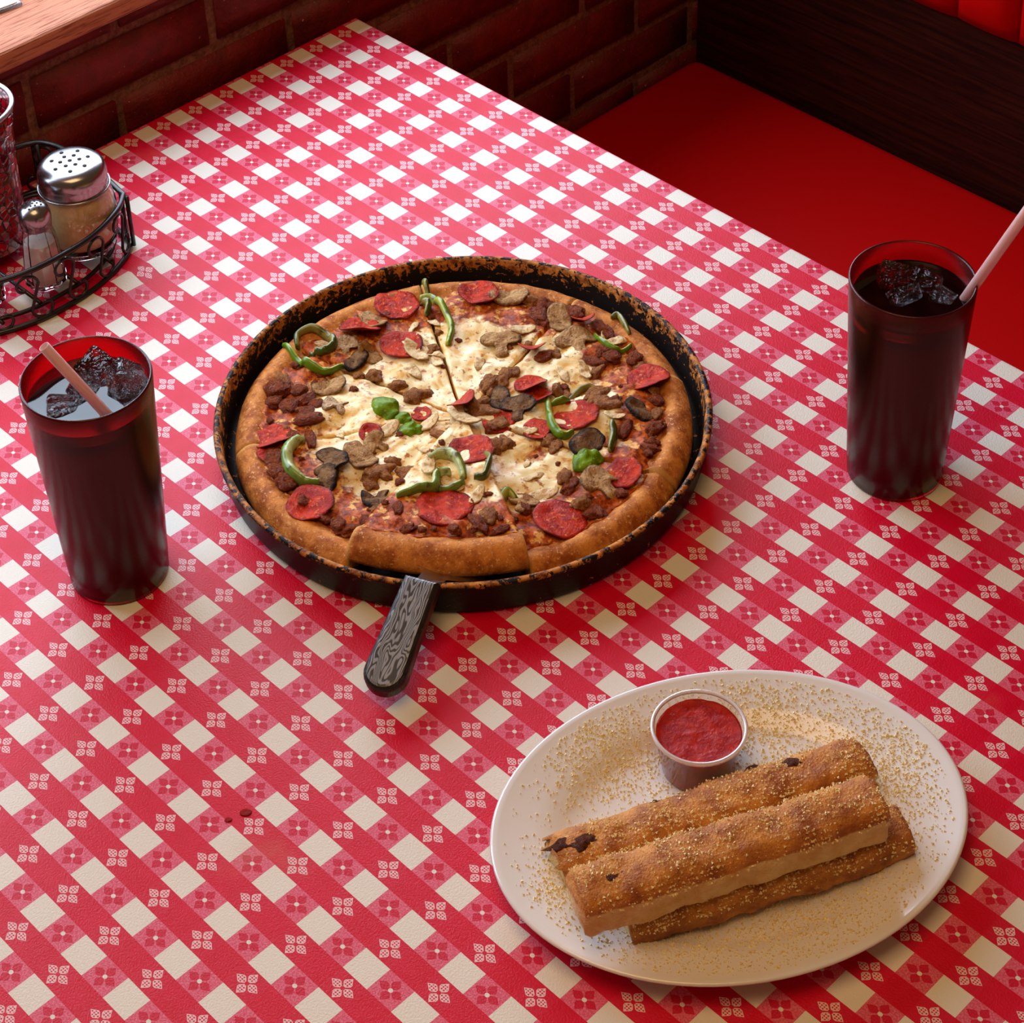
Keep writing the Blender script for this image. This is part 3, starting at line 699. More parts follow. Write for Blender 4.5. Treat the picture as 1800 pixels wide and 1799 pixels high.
# a scatter of small burnt sauce beads and sausage bits along the rim and the cuts
for i in range(70):
    a = rnd.uniform(0, 2 * PI); r = 0.150 * math.sqrt(rnd.random()) if i % 2 else rnd.uniform(0.112, 0.141)
    x, y = r * math.cos(a), r * math.sin(a)
    topping('sausage_crumble', SAUM[rnd.randrange(5, 8) if i % 3 else rnd.randrange(8)], x, y, rnd.uniform(0.0016, 0.0034), rnd.uniform(0, 6), 0.0003)
def strip(pts, w, mat):
    t = slice_at(sum(p[0] for p in pts) / len(pts), sum(p[1] for p in pts) / len(pts))
    P = catmull([Vector((p[0], p[1], 0)) for p in pts], 7); n = len(P); vs = []; fs = []; ed = []; K = 10
    c = sum((Vector(p) for p in P), Vector()) / n
    for i, p in enumerate(P):
        f = i / (n - 1); tg = (P[min(i + 1, n - 1)] - P[max(i - 1, 0)]).normalized(); nr_ = Vector((-tg.y, tg.x, 0))
        if nr_.dot(p - c) < 0: nr_ = -nr_
        tp = (0.35 + 0.65 * math.sin(PI * min(1, max(0, 0.06 + 0.88 * f))) ** 0.5)
        h = w * 0.74 * tp; th = w * 0.46 * tp
        r = math.hypot(p.x, p.y); z0 = (cheese_z(p.x, p.y) if r < 0.134 else crust_z(r, 0, p.x, p.y)) + h * 0.55 + 0.0016 * math.sin(PI * f)
        lean = 0.45 * nz(f * 2.5, w * 900, len(pts))
        for k in range(K):
            q = 2 * PI * k / K; off = nr_ * (th * math.cos(q) + lean * h * math.sin(q)) + Vector((0, 0, h * math.sin(q)))
            vs.append(p + off + Vector((0, 0, z0))); ed.append(1.0 if math.cos(q) > -0.2 else 0.0)
    for i in range(n - 1):
        for k in range(K): k2 = (k + 1) % K; fs.append((i * K + k, i * K + k2, (i + 1) * K + k2, (i + 1) * K + k))
    fs.append(tuple(range(K))[::-1]); fs.append(tuple((n - 1) * K + k for k in range(K)))
    obj('green_pepper_strip', mesh('green_pepper_strip', vs, fs, True, ed), mat, t)
gm = [M_GREEN, M_OLIVE, M_OLIVE, M_OLIVE, M_GREEN, M_PALEG, M_PALEG, M_PALEG, M_PALEG, M_OLIVE, M_GREEN, M_GREEN, M_GREEN, M_OLIVE, M_OLIVE, M_OLIVE, M_GREEN]
for (pts, w), mt in zip(GRE, gm): strip(pts, w, mt)

# ------------------------------------------------------------------ pizza server under the lifted slice
def make_handle_mat():
    m = Mat('grained_black_handle', rough=0.38)
    o = m.sep()
    fig = m.noise(1.0, 2, 0.5, m.map((24, 95, 20)))       # figure of the grain: contour lines of a stretched noise
    lines = m.math('SINE', m.math('ADD', m.math('MULTIPLY', fig, 96.0), m.math('MULTIPLY', o[1], 2600.0)))
    lines = m.math('MULTIPLY_ADD', lines, 0.5, 0.5)
    top = m.ramp(m.sep(m.n('ShaderNodeNewGeometry').outputs['Normal'])[2], 0.80, 0.93)
    g = m.mix(m.ramp(lines, 0.15, 0.75), rgb(40, 40, 44), rgb(138, 140, 146))
    m.set('Base Color', m.mix(top, (0.008, 0.008, 0.009), g))
    m.bump(lines, 0.25, 0.0004)
    return m.m
H0, H1 = at(741, 1014, 0.0462), at(662, 1213, 0.021)
hd = (H1 - H0); HL = hd.length
ang = math.atan2(hd.y, hd.x); pitch = math.asin(hd.z / HL)
server = thing('pizza_server', 'pizza server with dark wood grained handle sticking out of the pan', 'server', H0, None, (0, -pitch, ang))
W0, W1 = 0.0120, 0.0145
pts = [(0.0, -W0), (HL * 0.5, -(W0 + W1) / 2)] + [(HL - W1 + W1 * math.sin(q), -W1 * math.cos(q)) for q in [PI * k / 16 for k in range(17)]] + [(HL * 0.5, (W0 + W1) / 2), (0.0, W0)]
hm = extrude_outline('handle', pts, -0.0138, 0.0, 0.0042, 4)
obj('handle', hm, make_handle_mat(), server)
M_STEEL = plain('worn_steel', (0.55, 0.54, 0.52), 0.3, None, Metallic=1.0)
# blade: slopes from the handle down beneath the slice
bl = [(0.004, -0.007), (0.004, 0.007), (-0.020, 0.009), (-0.034, 0.030), (-0.125, 0.006), (-0.128, 0.0), (-0.125, -0.006), (-0.034, -0.030), (-0.020, -0.009)]
me = extrude_outline('blade', list(reversed(bl)), -0.0012, 0.0, 0.0)
for v in me.vertices: v.co.z += -0.008 - 0.0165 * sm(-0.004, -0.035, v.co.x)
bo = obj('blade', me, M_STEEL, server); bo.rotation_euler = (0, pitch - 0.08, 0)

# ------------------------------------------------------------------ oval plate with breadsticks
PL = Vector((0.351, 0.173, 0.0)); PA = math.radians(60.5); PSX, PSY = 0.1425, 0.1105
M_PLATE = plain('white_stoneware', rgb(232, 229, 228), 0.16, (18, 0.05, 0.001), Coat_Weight=0.5, Coat_Roughness=0.06)
plate = thing('oval_plate', 'oval white stoneware plate holding breadsticks and dip', 'plate', PL, None, (0, 0, PA))
PPROF = [(0.0, 0.0062), (0.40, 0.0062), (0.58, 0.0066), (0.66, 0.0080), (0.71, 0.0108), (0.755, 0.0138), (0.82, 0.0160), (0.90, 0.0182), (0.965, 0.0205), (0.985, 0.0212), (0.996, 0.0208), (1.0, 0.0198), (0.994, 0.0186),
         (0.95, 0.0160), (0.85, 0.0118), (0.76, 0.0085), (0.68, 0.0040), (0.64, 0.0010), (0.62, 0.0), (0.60, 0.0010), (0.3, 0.0022), (0.0, 0.0022)]
def plate_z(s_):
    for (r0, z0), (r1, z1) in zip(PPROF, PPROF[1:]):
        if r0 <= s_ <= r1: return z0 + (z1 - z0) * (s_ - r0) / max(1e-9, r1 - r0)
    return 0.0062
mb = MB(); mb.lathe([(max(r, 0.002), z) for r, z in PPROF], 96, sx=PSX, sy=PSY)
obj('plate_body', mb.mesh('plate_body'), M_PLATE, plate)

def make_bread_mat():
    m = Mat('breadstick_crust', rough=0.6)
    n1 = m.noise(62, 6, 0.65); n2 = m.noise(240, 4, 0.6)
    top = m.mix(m.ramp(n1, 0.32, 0.68), rgb(218, 146, 60), rgb(150, 76, 22))
    top = m.mix(m.ramp(n2, 0.60, 0.72), top, rgb(226, 170, 92))
    side = m.mix(m.ramp(m.noise(70, 5, 0.65), 0.35, 0.7), rgb(244, 218, 152), rgb(224, 178, 100))
    f = m.ramp(m.math('ADD', m.attr(), m.math('MULTIPLY_ADD', m.noise(120, 4), 0.5, -0.25)), 0.35, 0.65)
    m.set('Base Color', m.mix(f, side, top))
    m.bump(m.math('ADD', n2, m.noise(700, 3)), 0.7, 0.0016)
    return m.m
M_BREAD = make_bread_mat()
def make_crumb_mat():
    m = Mat('grated_cheese_crumbs', rough=0.6)
    r = m.noise(700, 2)
    m.set('Base Color', m.mix(m.ramp(r, 0.35, 0.65), rgb(250, 236, 186), rgb(234, 206, 144)))
    return m.m
M_CRUMB = make_crumb_mat()
M_BURNT = food('burnt_cheese', rgb(112, 56, 24), rgb(70, 32, 14), rgb(150, 86, 40), 0.4, 2.4, 0.6, None, 0, 1, 60)
def crumb_mesh(name, pts, seed):
    rr = random.Random(seed); mb = MB()
    for p, nrm in pts:
        s_ = rr.choice((0.0004, 0.0005, 0.0007, 0.0011)) * rr.uniform(0.8, 1.25)
        c = [Vector((rr.uniform(.6, 1.2), 0, -.3)), Vector((-.5, rr.uniform(.6, 1), -.3)), Vector((-.5, -rr.uniform(.6, 1), -.3)), Vector((0, 0, rr.uniform(.5, 1.0)))]
        ro = Matrix.Rotation(rr.uniform(0, 6.28), 3, 'Z') @ Matrix.Rotation(rr.uniform(-.8, .8), 3, 'X')
        mb.add([p + (ro @ v) * s_ for v in c], [(0, 1, 3), (1, 2, 3), (2, 0, 3), (0, 2, 1)])
    return mb.mesh(name, False)
def breadstick(label, A, B, wid, hgt, seed, roll=0.0, cut_front=True, burnt=(), ragged=0.0, ends=(0.2, 0.2)):
    """bar of bread from A to B (centre line on the bottom); rounded browned top, paler cut side towards the front"""
    d = B - A; L = d.length; a = math.atan2(d.y, d.x); pit = -math.asin(d.z / L)
    t = thing('breadstick', label, 'breadstick', A, 'breadsticks on the oval plate', None)
    t.rotation_euler = (Matrix.Rotation(a, 3, 'Z') @ Matrix.Rotation(pit, 3, 'Y') @ Matrix.Rotation(roll, 3, 'X')).to_euler()
    K, n = 40, 72; vs = []; fs = []; ed = []; tops = []
    for i in range(n + 1):
        f = i / n
        q = math.sqrt(max(0, 1 - (max(0, ends[0] * 0.15 - f) / (ends[0] * 0.15)) ** 2)) * math.sqrt(max(0, 1 - (max(0, f - 1 + ends[1] * 0.15) / (ends[1] * 0.15)) ** 2))
        q = max(q, 0.30 if i in (0, n) else 0.0)
        wv = 0.0012 * fz(f * 7, seed, 1.0); hv = 0.0016 * fz(f * 6, seed, 4.0)
        for k in range(K):
            w = 2 * PI * k / K; c, s_ = math.cos(w), math.sin(w)
            # superellipse section, squarer below than above
            e = (7.0 if cut_front and c < 0 else 3.4) if s_ < 0 else (3.6 if cut_front and c < 0 else 2.6)
            m_ = (abs(c) ** e + abs(s_) ** e) ** (-1 / e)
            y = c * m_ * wid / 2 * (0.90 + 0.10 * q); z = s_ * m_ * hgt / 2 * (0.72 + 0.28 * q)
            x = f * L + 0.0025 * nz(y * 90, z * 90, seed + 8) * (1 if i in (0, n) else 0)
            g = 0.0011 * fz(x * 60, y * 80 + seed * 3, z * 80) + 0.0005 * nz(x * 300, y * 300, z * 300)
            y += c * g * 1.3 + wv; z += s_ * g * 1.3 + hv * (s_ > 0)
            if ragged and f < 0.04: x -= ragged * max(0, nz(y * 300, z * 260, seed)) * 1.6
            # y < 0 is the side towards the front: cut face there
            top = sm(0.15, 0.55, s_) if (y < 0 and cut_front) else sm(-0.75, -0.2, s_)
            if not cut_front: top = sm(-0.9, -0.5, s_)
            vs.append((x, y, z + hgt / 2)); ed.append(top)
            if s_ > 0.25 and 0 < i < n: tops.append((Vector((x, y, z + hgt / 2)), s_))
    for i in range(n):
        for k in range(K): k2 = (k + 1) % K; fs.append((i * K + k, (i + 1) * K + k, (i + 1) * K + k2, i * K + k2))
    fs.append(tuple(range(K))); fs.append(tuple(n * K + k for k in reversed(range(K))))
    obj('bread', mesh('bread', vs, fs, True, ed), M_BREAD, t)
    rr = random.Random(seed)
    pts = []
    for q in range(5200):
        p, s_ = rr.choice(tops)
        if fz(p.x * 40, p.y * 60, seed) < rr.uniform(-0.5, 0.35): continue
        pts.append((p + Vector((rr.uniform(-.0016, .0016), rr.uniform(-.0013, .0013), 0.0001)), None))
    tag(obj('cheese_crumbs', crumb_mesh('cheese_crumbs', pts, seed + 1), M_CRUMB, t), 'grated cheese sprinkled on the breadstick', kind='stuff')
    for fx, fy, s_ in burnt:
        z = hgt * (0.93 - 0.30 * abs(fy) ** 3)
        obj('burnt_cheese_spot', SAUB[rr.randrange(3)], None, t, (fx * L, fy * wid / 2, z), (0, 0, rr.uniform(-.4, .4)), (s_ * 1.0, s_ * 0.7, s_ * 0.5))
    return t
SAUB = []
for k in range(3):
    me = SAUM[k].copy(); me.name = 'burnt_cheese_spot'; me.materials.clear(); me.materials.append(M_BURNT); SAUB.append(me)
def line(p0, p1, zt, zb0, zb1=None):
    a, b = at(p0[0], p0[1], zt), at(p1[0], p1[1], zt); a.z = zb0; b.z = zb0 if zb1 is None else zb1; return a, b
A, B = line((1095, 1590), (1590, 1437), 0.030, 0.0068, 0.0075)
breadstick('dark brown breadstick lying underneath at the front of the plate', A, B, 0.034, 0.0245, 31, 0.06, False, ends=(0.35, 0.35))
A, B = line((985, 1492), (1522, 1315), 0.036, 0.0072)
breadstick('breadstick at the back of the plate with burnt cheese on its end', A, B, 0.031, 0.030, 52, -0.02, True,
           [(0.25, 0.2, 0.0035), (0.38, -0.4, 0.003), (0.60, -0.3, 0.0028), (0.085, -0.1, 0.0085), (0.14, 0.35, 0.004), (0.20, -0.75, 0.0048), (0.55, 0.2, 0.0038), (0.33, 0.7, 0.0040), (0.66, 0.75, 0.006), (0.78, 0.25, 0.007), (0.945, -0.35, 0.004), (0.02, 0.1, 0.006), (0.46, 0.1, 0.003)], 0.008)
A, B = line((1012, 1562), (1545, 1392), 0.058, 0.0316, 0.0316)
breadstick('breadstick on top of the other two with its pale cut side facing front', A, B, 0.033, 0.031, 77, 0.04, True,
           [(0.11, -0.05, 0.0062), (0.20, 0.45, 0.002), (0.05, 0.5, 0.003), (0.93, 0.5, 0.003)], 0.0, ends=(0.12, 0.12))
# grated cheese scattered on the plate
rr = random.Random(5); pts = []; DENS = 3.0
cp, sp = math.cos(PA), math.sin(PA)
cl = [(at(1060, 1330, .01), 0.020, 500), (at(1350, 1260, .012), 0.020, 420), (at(1560, 1330, .012), 0.020, 380), (at(1540, 1420, .012), 0.020, 360), (at(1350, 1590, .008), 0.030, 900), (at(1180, 1640, .01), 0.024, 450),
      (at(1000, 1560, .012), 0.014, 300), (at(1250, 1270, .012), 0.05, 350), (at(1480, 1560, .01), 0.03, 500), (at(1150, 1270, .014), 0.03, 150), (at(1500, 1270, .016), 0.025, 150), (PL, 0.07, 500)]
for c, sg, n in cl:
    for _ in range(int(n * DENS)):
        x, y = c.x + rr.gauss(0, sg), c.y + rr.gauss(0, sg)
        dx, dy = x - PL.x, y - PL.y; lx, ly = (dx * cp + dy * sp) / PSX, (-dx * sp + dy * cp) / PSY
        s_ = math.hypot(lx, ly)
        if s_ > 0.94: continue
        pts.append((Vector((x, y, plate_z(s_) + 0.0003)), None))
tag(obj('grated_cheese', crumb_mesh('grated_cheese', pts, 3), M_CRUMB), 'grated cheese crumbs scattered over the oval plate', 'grated cheese', kind='stuff')

# sauce cup
M_CLEAR = plain('clear_plastic', (0.97, 0.95, 0.95), 0.05, None, Transmission_Weight=1.0, IOR=1.3)
def make_sauce():
    m = Mat('tomato_sauce', rough=0.16)
    m.set('Base Color', m.mix(m.ramp(m.noise(160, 5, 0.6), 0.35, 0.7), rgb(158, 10, 1), rgb(188, 34, 6)))
    m.bump(m.noise(330, 5, 0.65), 0.6, 0.0014); m.set('Specular IOR Level', 0.22)
    return m.m
M_SAUCE = make_sauce()
SC = at(1229, 1278, 0.0415)
cup = thing('sauce_cup', 'small clear plastic cup of red tomato dip on the plate', 'sauce cup', (SC.x, SC.y, 0.0068))
mb = MB(); mb.lathe([(0.0005, 0.0), (0.0215, 0.0), (0.0222, 0.0008), (0.0272, 0.0322), (0.0290, 0.0330), (0.0293, 0.0340), (0.0286, 0.0348), (0.0270, 0.0345), (0.0264, 0.0330), (0.0214, 0.0012), (0.0005, 0.0010)], 64)
obj('cup', mb.mesh('cup'), M_CLEAR, cup)
mb = MB(); mb.tube([(0.0281 * math.cos(a), 0.0281 * math.sin(a), 0.0343) for a in [2 * PI * k / 56 for k in range(56)]], 0.0013, 8, True)
obj('rim', mb.mesh('rim'), plain('frosted_plastic', (0.90, 0.84, 0.82), 0.3, None, Transmission_Weight=0.55, IOR=1.3), cup)
prof = [(0.0005, 0.0009), (0.0212, 0.0009), (0.0216, 0.0020), (0.0260, 0.0290)]
vs = []; fs = []; n = 48; R = [0.0260 - 0.0001, 0.0245, 0.022, 0.019, 0.016, 0.013, 0.010, 0.007, 0.004, 0.0015, 0.0002]
mb = MB()
for r in R: prof.append((r, 0.0292 if r < 0.025 else 0.0298))
mb.lathe(prof, n)
mb.v = [(x, y, z + (0.0007 * fz(x * 130, y * 130, 2.0) if z > 0.029 else 0)) for x, y, z in mb.v]
obj('tomato_sauce', mb.mesh('tomato_sauce'), M_SAUCE, cup)

# ------------------------------------------------------------------ drinks
M_REDCUP = plain('red_tumbler_plastic', (0.60, 0.004, 0.008), 0.27, (350, 0.15, 0.0006), Transmission_Weight=1.0, IOR=1.40, Specular_IOR_Level=0.25)
def make_cola():
    m = Mat('cola', (0.016, 0.003, 0.002), 0.03)
    m.set('Base Color', m.mix(m.ramp(m.noise(45, 4), 0.35, 0.75), (0.004, 0.001, 0.001), (0.014, 0.002, 0.002)))
    return m.m
M_COLA = make_cola()
M_ICE = plain('ice', (0.95, 0.90, 0.90), 0.015, (1.6, 0.5, 0.4), Transmission_Weight=1.0, IOR=1.31)
M_STRAW = plain('pink_straw_plastic', rgb(252, 214, 210), 0.4, None, Transmission_Weight=0.6, IOR=1.3)
CH_, CRT, CRB = 0.1716, 0.0425, 0.0334
def cup_r(z): return CRB + (CRT - CRB) * z / CH_
ICEM = []
for k in range(5):
    bm = bmesh.new(); bmesh.ops.create_cube(bm, size=2)
    bmesh.ops.bevel(bm, geom=bm.edges[:], offset=0.32, segments=3, affect='EDGES', profile=0.5)
    bmesh.ops.subdivide_edges(bm, edges=bm.edges[:], cuts=1, use_grid_fill=True)
    for v in bm.verts:
        c = v.co.copy(); v.co = Vector((c.x, c.y * 0.85, c.z * 0.75)) * (1 + 0.14 * nz(c.x * 0.9 + k * 5, c.y * 0.9, c.z * 0.9))
    me = bpy.data.meshes.new('ice_cube'); bm.to_mesh(me); bm.free()
    me.polygons.foreach_set('use_smooth', [True] * len(me.polygons)); me.materials.append(M_ICE); ICEM.append(me)
def tumbler(label, cx, cy, level, side):
    t = thing('tumbler', label, 'tumbler', (cx, cy, 0.0002), 'red plastic tumblers')
    mb = MB(); th = 0.0021
    pr = [(0.0005, 0.0), (CRB - 0.0015, 0.0), (CRB - 0.0002, 0.0012)] + [(cup_r(CH_ * k / 10), CH_ * k / 10) for k in range(1, 10)]
    pr += [(CRT - 0.0001, CH_ - 0.0012), (CRT - 0.0006, CH_ - 0.0001), (CRT - 0.0014, CH_), (CRT - th, CH_ - 0.0010)] + [(cup_r(CH_ * k / 10) - th, CH_ * k / 10) for k in range(9, 0, -1)] + [(CRB - th, 0.0034), (CRB - th - 0.0012, 0.0022), (0.0005, 0.0022)]
    mb.lathe(pr, 96)
    obj('cup_shell', mb.mesh('cup_shell'), M_REDCUP, t)
    mb = MB(); g = th - 0.0003
    mb.lathe([(0.0005, 0.0020), (CRB - th - 0.0010, 0.0020), (CRB - g, 0.0036)] + [(cup_r(level * k / 8) - g, level * k / 8) for k in range(1, 8)] + [(cup_r(level) - g, level), (cup_r(level) - g - 0.0012, level - 0.0005), (0.02, level - 0.0006), (0.0005, level - 0.0006)], 96)
    tag(obj('cola', mb.mesh('cola'), M_COLA, t), 'dark cola')
    return t
LC, RC = (-0.08982, 0.05399), (0.22779, 0.49553)
LEV = 0.1565
tumbler('red plastic tumbler of iced cola on the left, near the wire caddy', *LC, LEV, 'l')
tumbler('red plastic tumbler of iced cola on the right, beside the booth bench', *RC, LEV, 'r')
def ice(c, u, v, s_, rot, label, k, dz=0.002):
    p = at(u, v, LEV + dz)
    q = Vector((p.x - c[0], p.y - c[1])); lim = 0.0385 - s_ * 1.15
    if q.length > lim: q = q * (lim / q.length)
    o = obj('ice_cube', ICEM[k % 5], None, None, (c[0] + q.x, c[1] + q.y, LEV + dz), rot, s_)
    tag(o, label, 'ice cube', 'ice cubes in the drinks')
ice(LC, 178, 640, 0.0120, (0.5, 0.4, 0.3), 'ice cube standing up at the back of the left drink', 0, 0.001)
ice(LC, 235, 655, 0.0105, (0.2, 0.7, 1.1), 'ice cube at the right edge of the left drink', 1, 0.003)
ice(LC, 150, 680, 0.0100, (0.7, 0.1, 2.0), 'ice cube in the middle of the left drink, behind the straw', 2, -0.001)
ice(LC, 110, 722, 0.0105, (0.1, 0.2, 0.9), 'flat ice cube at the front left of the left drink', 3, -0.005)
ice(LC, 225, 692, 0.0090, (0.3, 0.1, 2.4), 'ice cube below the right rim of the left drink', 4, -0.004)
ice(RC, 1560, 480, 0.0120, (0.4, 0.3, 0.7), 'ice cube at the back left of the right drink', 1, -0.004)
ice(RC, 1640, 480, 0.0120, (0.2, 0.5, 1.9), 'ice cube at the back right of the right drink', 2, -0.004)
ice(RC, 1590, 530, 0.0110, (0.6, 0.1, 1.2), 'ice cube at the front of the right drink', 3, -0.005)
ice(RC, 1655, 528, 0.0085, (0.1, 0.3, 0.2), 'small ice cube beside the straw in the right drink', 4, -0.004)
def straw(label, p_low, p_top, name_g):
    d = (p_top - p_low); L = d.length
    t = thing('drinking_straw', label, 'straw', p_low, 'drinking straws')
    t.rotation_euler = Vector((0, 0, 1)).rotation_difference(d.normalized()).to_euler()
    mb = MB(); r = 0.0036
    mb.lathe([(r - 0.0003, 0), (r, 0.0002), (r, L - 0.0002), (r - 0.0003, L), (r - 0.0006, L - 0.0002), (r - 0.0006, 0.0002), (r - 0.0003, 0)], 24)
    obj('straw_tube', mb.mesh('straw_tube'), M_STRAW, t)
a, b = at(187, 728, LEV), at(77, 609, 0.214); a = a - (b - a).normalized() * 0.014
straw('pink translucent straw leaning left in the left drink', a, b, 'l')
a, b = at(1697, 524, LEV), at(1802, 376, 0.236); dr = (b - a).normalized(); a = a - dr * 0.012; b = b + dr * 0.055
straw('pink translucent straw leaning right out of the right drink', a, b, 'r')

# ------------------------------------------------------------------ condiment caddy by the wall
fr = [(-0.3845, 0.2825), (-0.3700, 0.2650), (-0.3570, 0.2320), (-0.3535, 0.1990), (-0.3560, 0.1660), (-0.3680, 0.1330), (-0.3845, 0.1130)]
loop = [Vector((x, y, 0)) for x, y in fr]
back = [Vector((-0.44, 0.1080, 0)), Vector((-0.500, 0.1200, 0)), Vector((-0.506, 0.1975, 0)), Vector((-0.500, 0.2760, 0)), Vector((-0.44, 0.2880, 0))]
front_c = catmull(loop, 10); back_c = catmull([loop[-1]] + back + [loop[0]], 8)
ring = front_c + back_c[1:-1]
caddy = thing('condiment_caddy', 'black wire condiment caddy with scroll sides by the brick wall', 'caddy', (0, 0, 0))
CZ = 0.051; WR = 0.0021
def part_tube(name, pts, r=WR, closed=False, n=8):
    mb = MB(); mb.tube(pts, r, n, closed); return obj(name, mb.mesh(name), M_BLACKMETAL, caddy)
part_tube('top_rail', [p + Vector((0, 0, CZ)) for p in ring], WR * 1.15, True)
part_tube('bottom_rail', [p + Vector((0, 0, WR + 0.0005)) for p in ring], WR * 1.15, True)
cen = Vector((-0.43, 0.1975, 0))
part_tube('floor_rail', [cen + (p - cen) * 0.87 + Vector((0, 0, 0.0075)) for p in ring], WR * 0.9, True)
for yy in (0.145, 0.180, 0.215, 0.250):
    part_tube('floor_wire', [(-0.363, yy, 0.0105), (-0.43, yy, 0.0105), (-0.498, yy, 0.0105)], WR * 0.8)
for p in (loop[0], loop[-1], back[1], back[3]):
    for e in (-0.004, 0.004): part_tube('post', [(p.x + e, p.y, WR), (p.x + e, p.y, CZ)], WR * 0.9)
# S-scrolls along the front and sides
cum = [0.0]
for i in range(1, len(ring)): cum.append(cum[-1] + (ring[i] - ring[i - 1]).length)
tot = cum[-1] + (ring[0] - ring[-1]).length
def on_ring(s_):
    s_ %= tot
    for i in range(len(ring)):
        n2 = (i + 1) % len(ring); l0 = cum[i]; l1 = cum[i + 1] if i + 1 < len(cum) else tot
        if l0 <= s_ <= l1: return ring[i].lerp(ring[n2], (s_ - l0) / max(1e-9, l1 - l0))
    return ring[0]
def scroll(c, flip):
    """an S whose two ends curl in"""
    raw = []
    for k in range(15): a = PI * 0.5 + 1.9 * PI * (1 - k / 14); rr_ = 0.0100 * (0.45 + 0.55 * k / 14); raw.append((-0.0045 + rr_ * math.cos(a) * 0.85, 0.0125 + rr_ * math.sin(a)))
    upper = [(-0.0050 + 0.0095 * math.cos(a) * (0.5 + 0.5 * t) , 0.0130 + 0.0105 * math.sin(a) * (0.5 + 0.5 * t)) for t, a in [(k / 14, PI * 2.0 - PI * 1.9 * k / 14) for k in range(15)]]
    up = [(-0.0052 + 0.0088 * (0.42 + 0.58 * t) * math.cos(a), 0.0125 + 0.0105 * (0.42 + 0.58 * t) * math.sin(a)) for t, a in [(k / 16, -0.5 * PI - 1.5 * PI * k / 16) for k in range(17)]]
    # up ends at angle -2pi (right side of the upper curl), then sweep down to the lower curl mirrored
    lo = [(-x, -z) for x, z in reversed(up)]
    pts2 = up + lo
    out = []
    for x, z in pts2:
        p = on_ring(c + x * 1.25 * flip); out.append(p + Vector((0, 0, CZ / 2 + z * 1.0)))
    return out
s_ = 0.018
while s_ < cum[len(front_c) - 1] - 0.008:
    part_tube('scroll', scroll(s_, -1), WR * 0.62, False, 6); s_ += 0.0335
s_ = cum[len(front_c) - 1] + 0.02
while s_ < tot - 0.012:
    part_tube('scroll', scroll(s_, -1), WR * 0.62, False, 6); s_ += 0.037

FLZ = 0.0125
def holes(parent, pts, r, z_of, rad):
    for x, y in pts:
        mb = MB(); mb.lathe([(0.0002, 0.0003), (r, 0.0003), (r, -0.0008), (0.0002, -0.0008)], 10)
        obj('shaker_hole', mb.mesh('shaker_hole'), M_HOLE, parent, (x, y, z_of(math.hypot(x, y))))
M_HOLE = plain('hole_shadow', (0.03, 0.025, 0.02), 0.8)
def powder(name, a, b): 
    m = Mat(name, rough=0.8); m.set('Base Color', m.mix(m.ramp(m.noise(60, 6, 0.65), 0.35, 0.7), a, b)); m.bump(m.noise(900, 2), 0.3, 0.0008); return m.m
# cheese shaker
csh = thing('cheese_shaker', 'round glass cheese shaker with perforated steel lid in the caddy', 'shaker', (-0.3985, 0.2475, FLZ))
mb = MB()
mb.lathe([(0.0005, 0.0), (0.022, 0.0), (0.0262, 0.003), (0.0298, 0.016), (0.0318, 0.030), (0.0312, 0.042), (0.0285, 0.054), (0.0262, 0.061), (0.0258, 0.066), (0.0246, 0.066), (0.0248, 0.061), (0.0272, 0.053), (0.0298, 0.041), (0.0303, 0.030), (0.0283, 0.017), (0.0248, 0.005), (0.0005, 0.004)], 64)
obj('glass_jar', mb.mesh('glass_jar'), M_GLASS, csh)
mb = MB(); mb.lathe([(0.0005, 0.0045), (0.0244, 0.0055), (0.0280, 0.017), (0.0300, 0.030), (0.0295, 0.041), (0.0269, 0.053), (0.0258, 0.0565), (0.015, 0.058), (0.0005, 0.0585)], 48)
tag(obj('grated_cheese', mb.mesh('grated_cheese'), powder('parmesan', rgb(250, 214, 156), rgb(226, 172, 110)), csh), 'grated cheese inside the jar')
mb = MB(); lid = [(0.0268, 0.0605), (0.0276, 0.062), (0.0270, 0.0635), (0.0276, 0.065), (0.0270, 0.0665), (0.0276, 0.068), (0.0274, 0.073), (0.0262, 0.0775), (0.0235, 0.0805), (0.019, 0.0820), (0.010, 0.0828), (0.0005, 0.0830)]
mb.lathe(lid, 64); lo_ = obj('lid', mb.mesh('lid'), M_CHROME, csh)
zt = lambda r: 0.0830 - 0.0010 * (r / 0.019) ** 2
holes(lo_, [(0, 0)] + [(0.0075 * math.cos(k * PI / 3), 0.0075 * math.sin(k * PI / 3)) for k in range(6)] + [(0.0145 * math.cos(k * PI / 3.5 + .3), 0.0145 * math.sin(k * PI / 3.5 + .3)) for k in range(7)], 0.0017, zt, 0)
mb = MB(); mb.tube([(0.0284 * math.cos(a), 0.0284 * math.sin(a), 0.0600) for a in [2 * PI * k / 40 for k in range(40)]], 0.0009, 6, True)
obj('rim_ring', mb.mesh('rim_ring'), M_CHROME, csh)
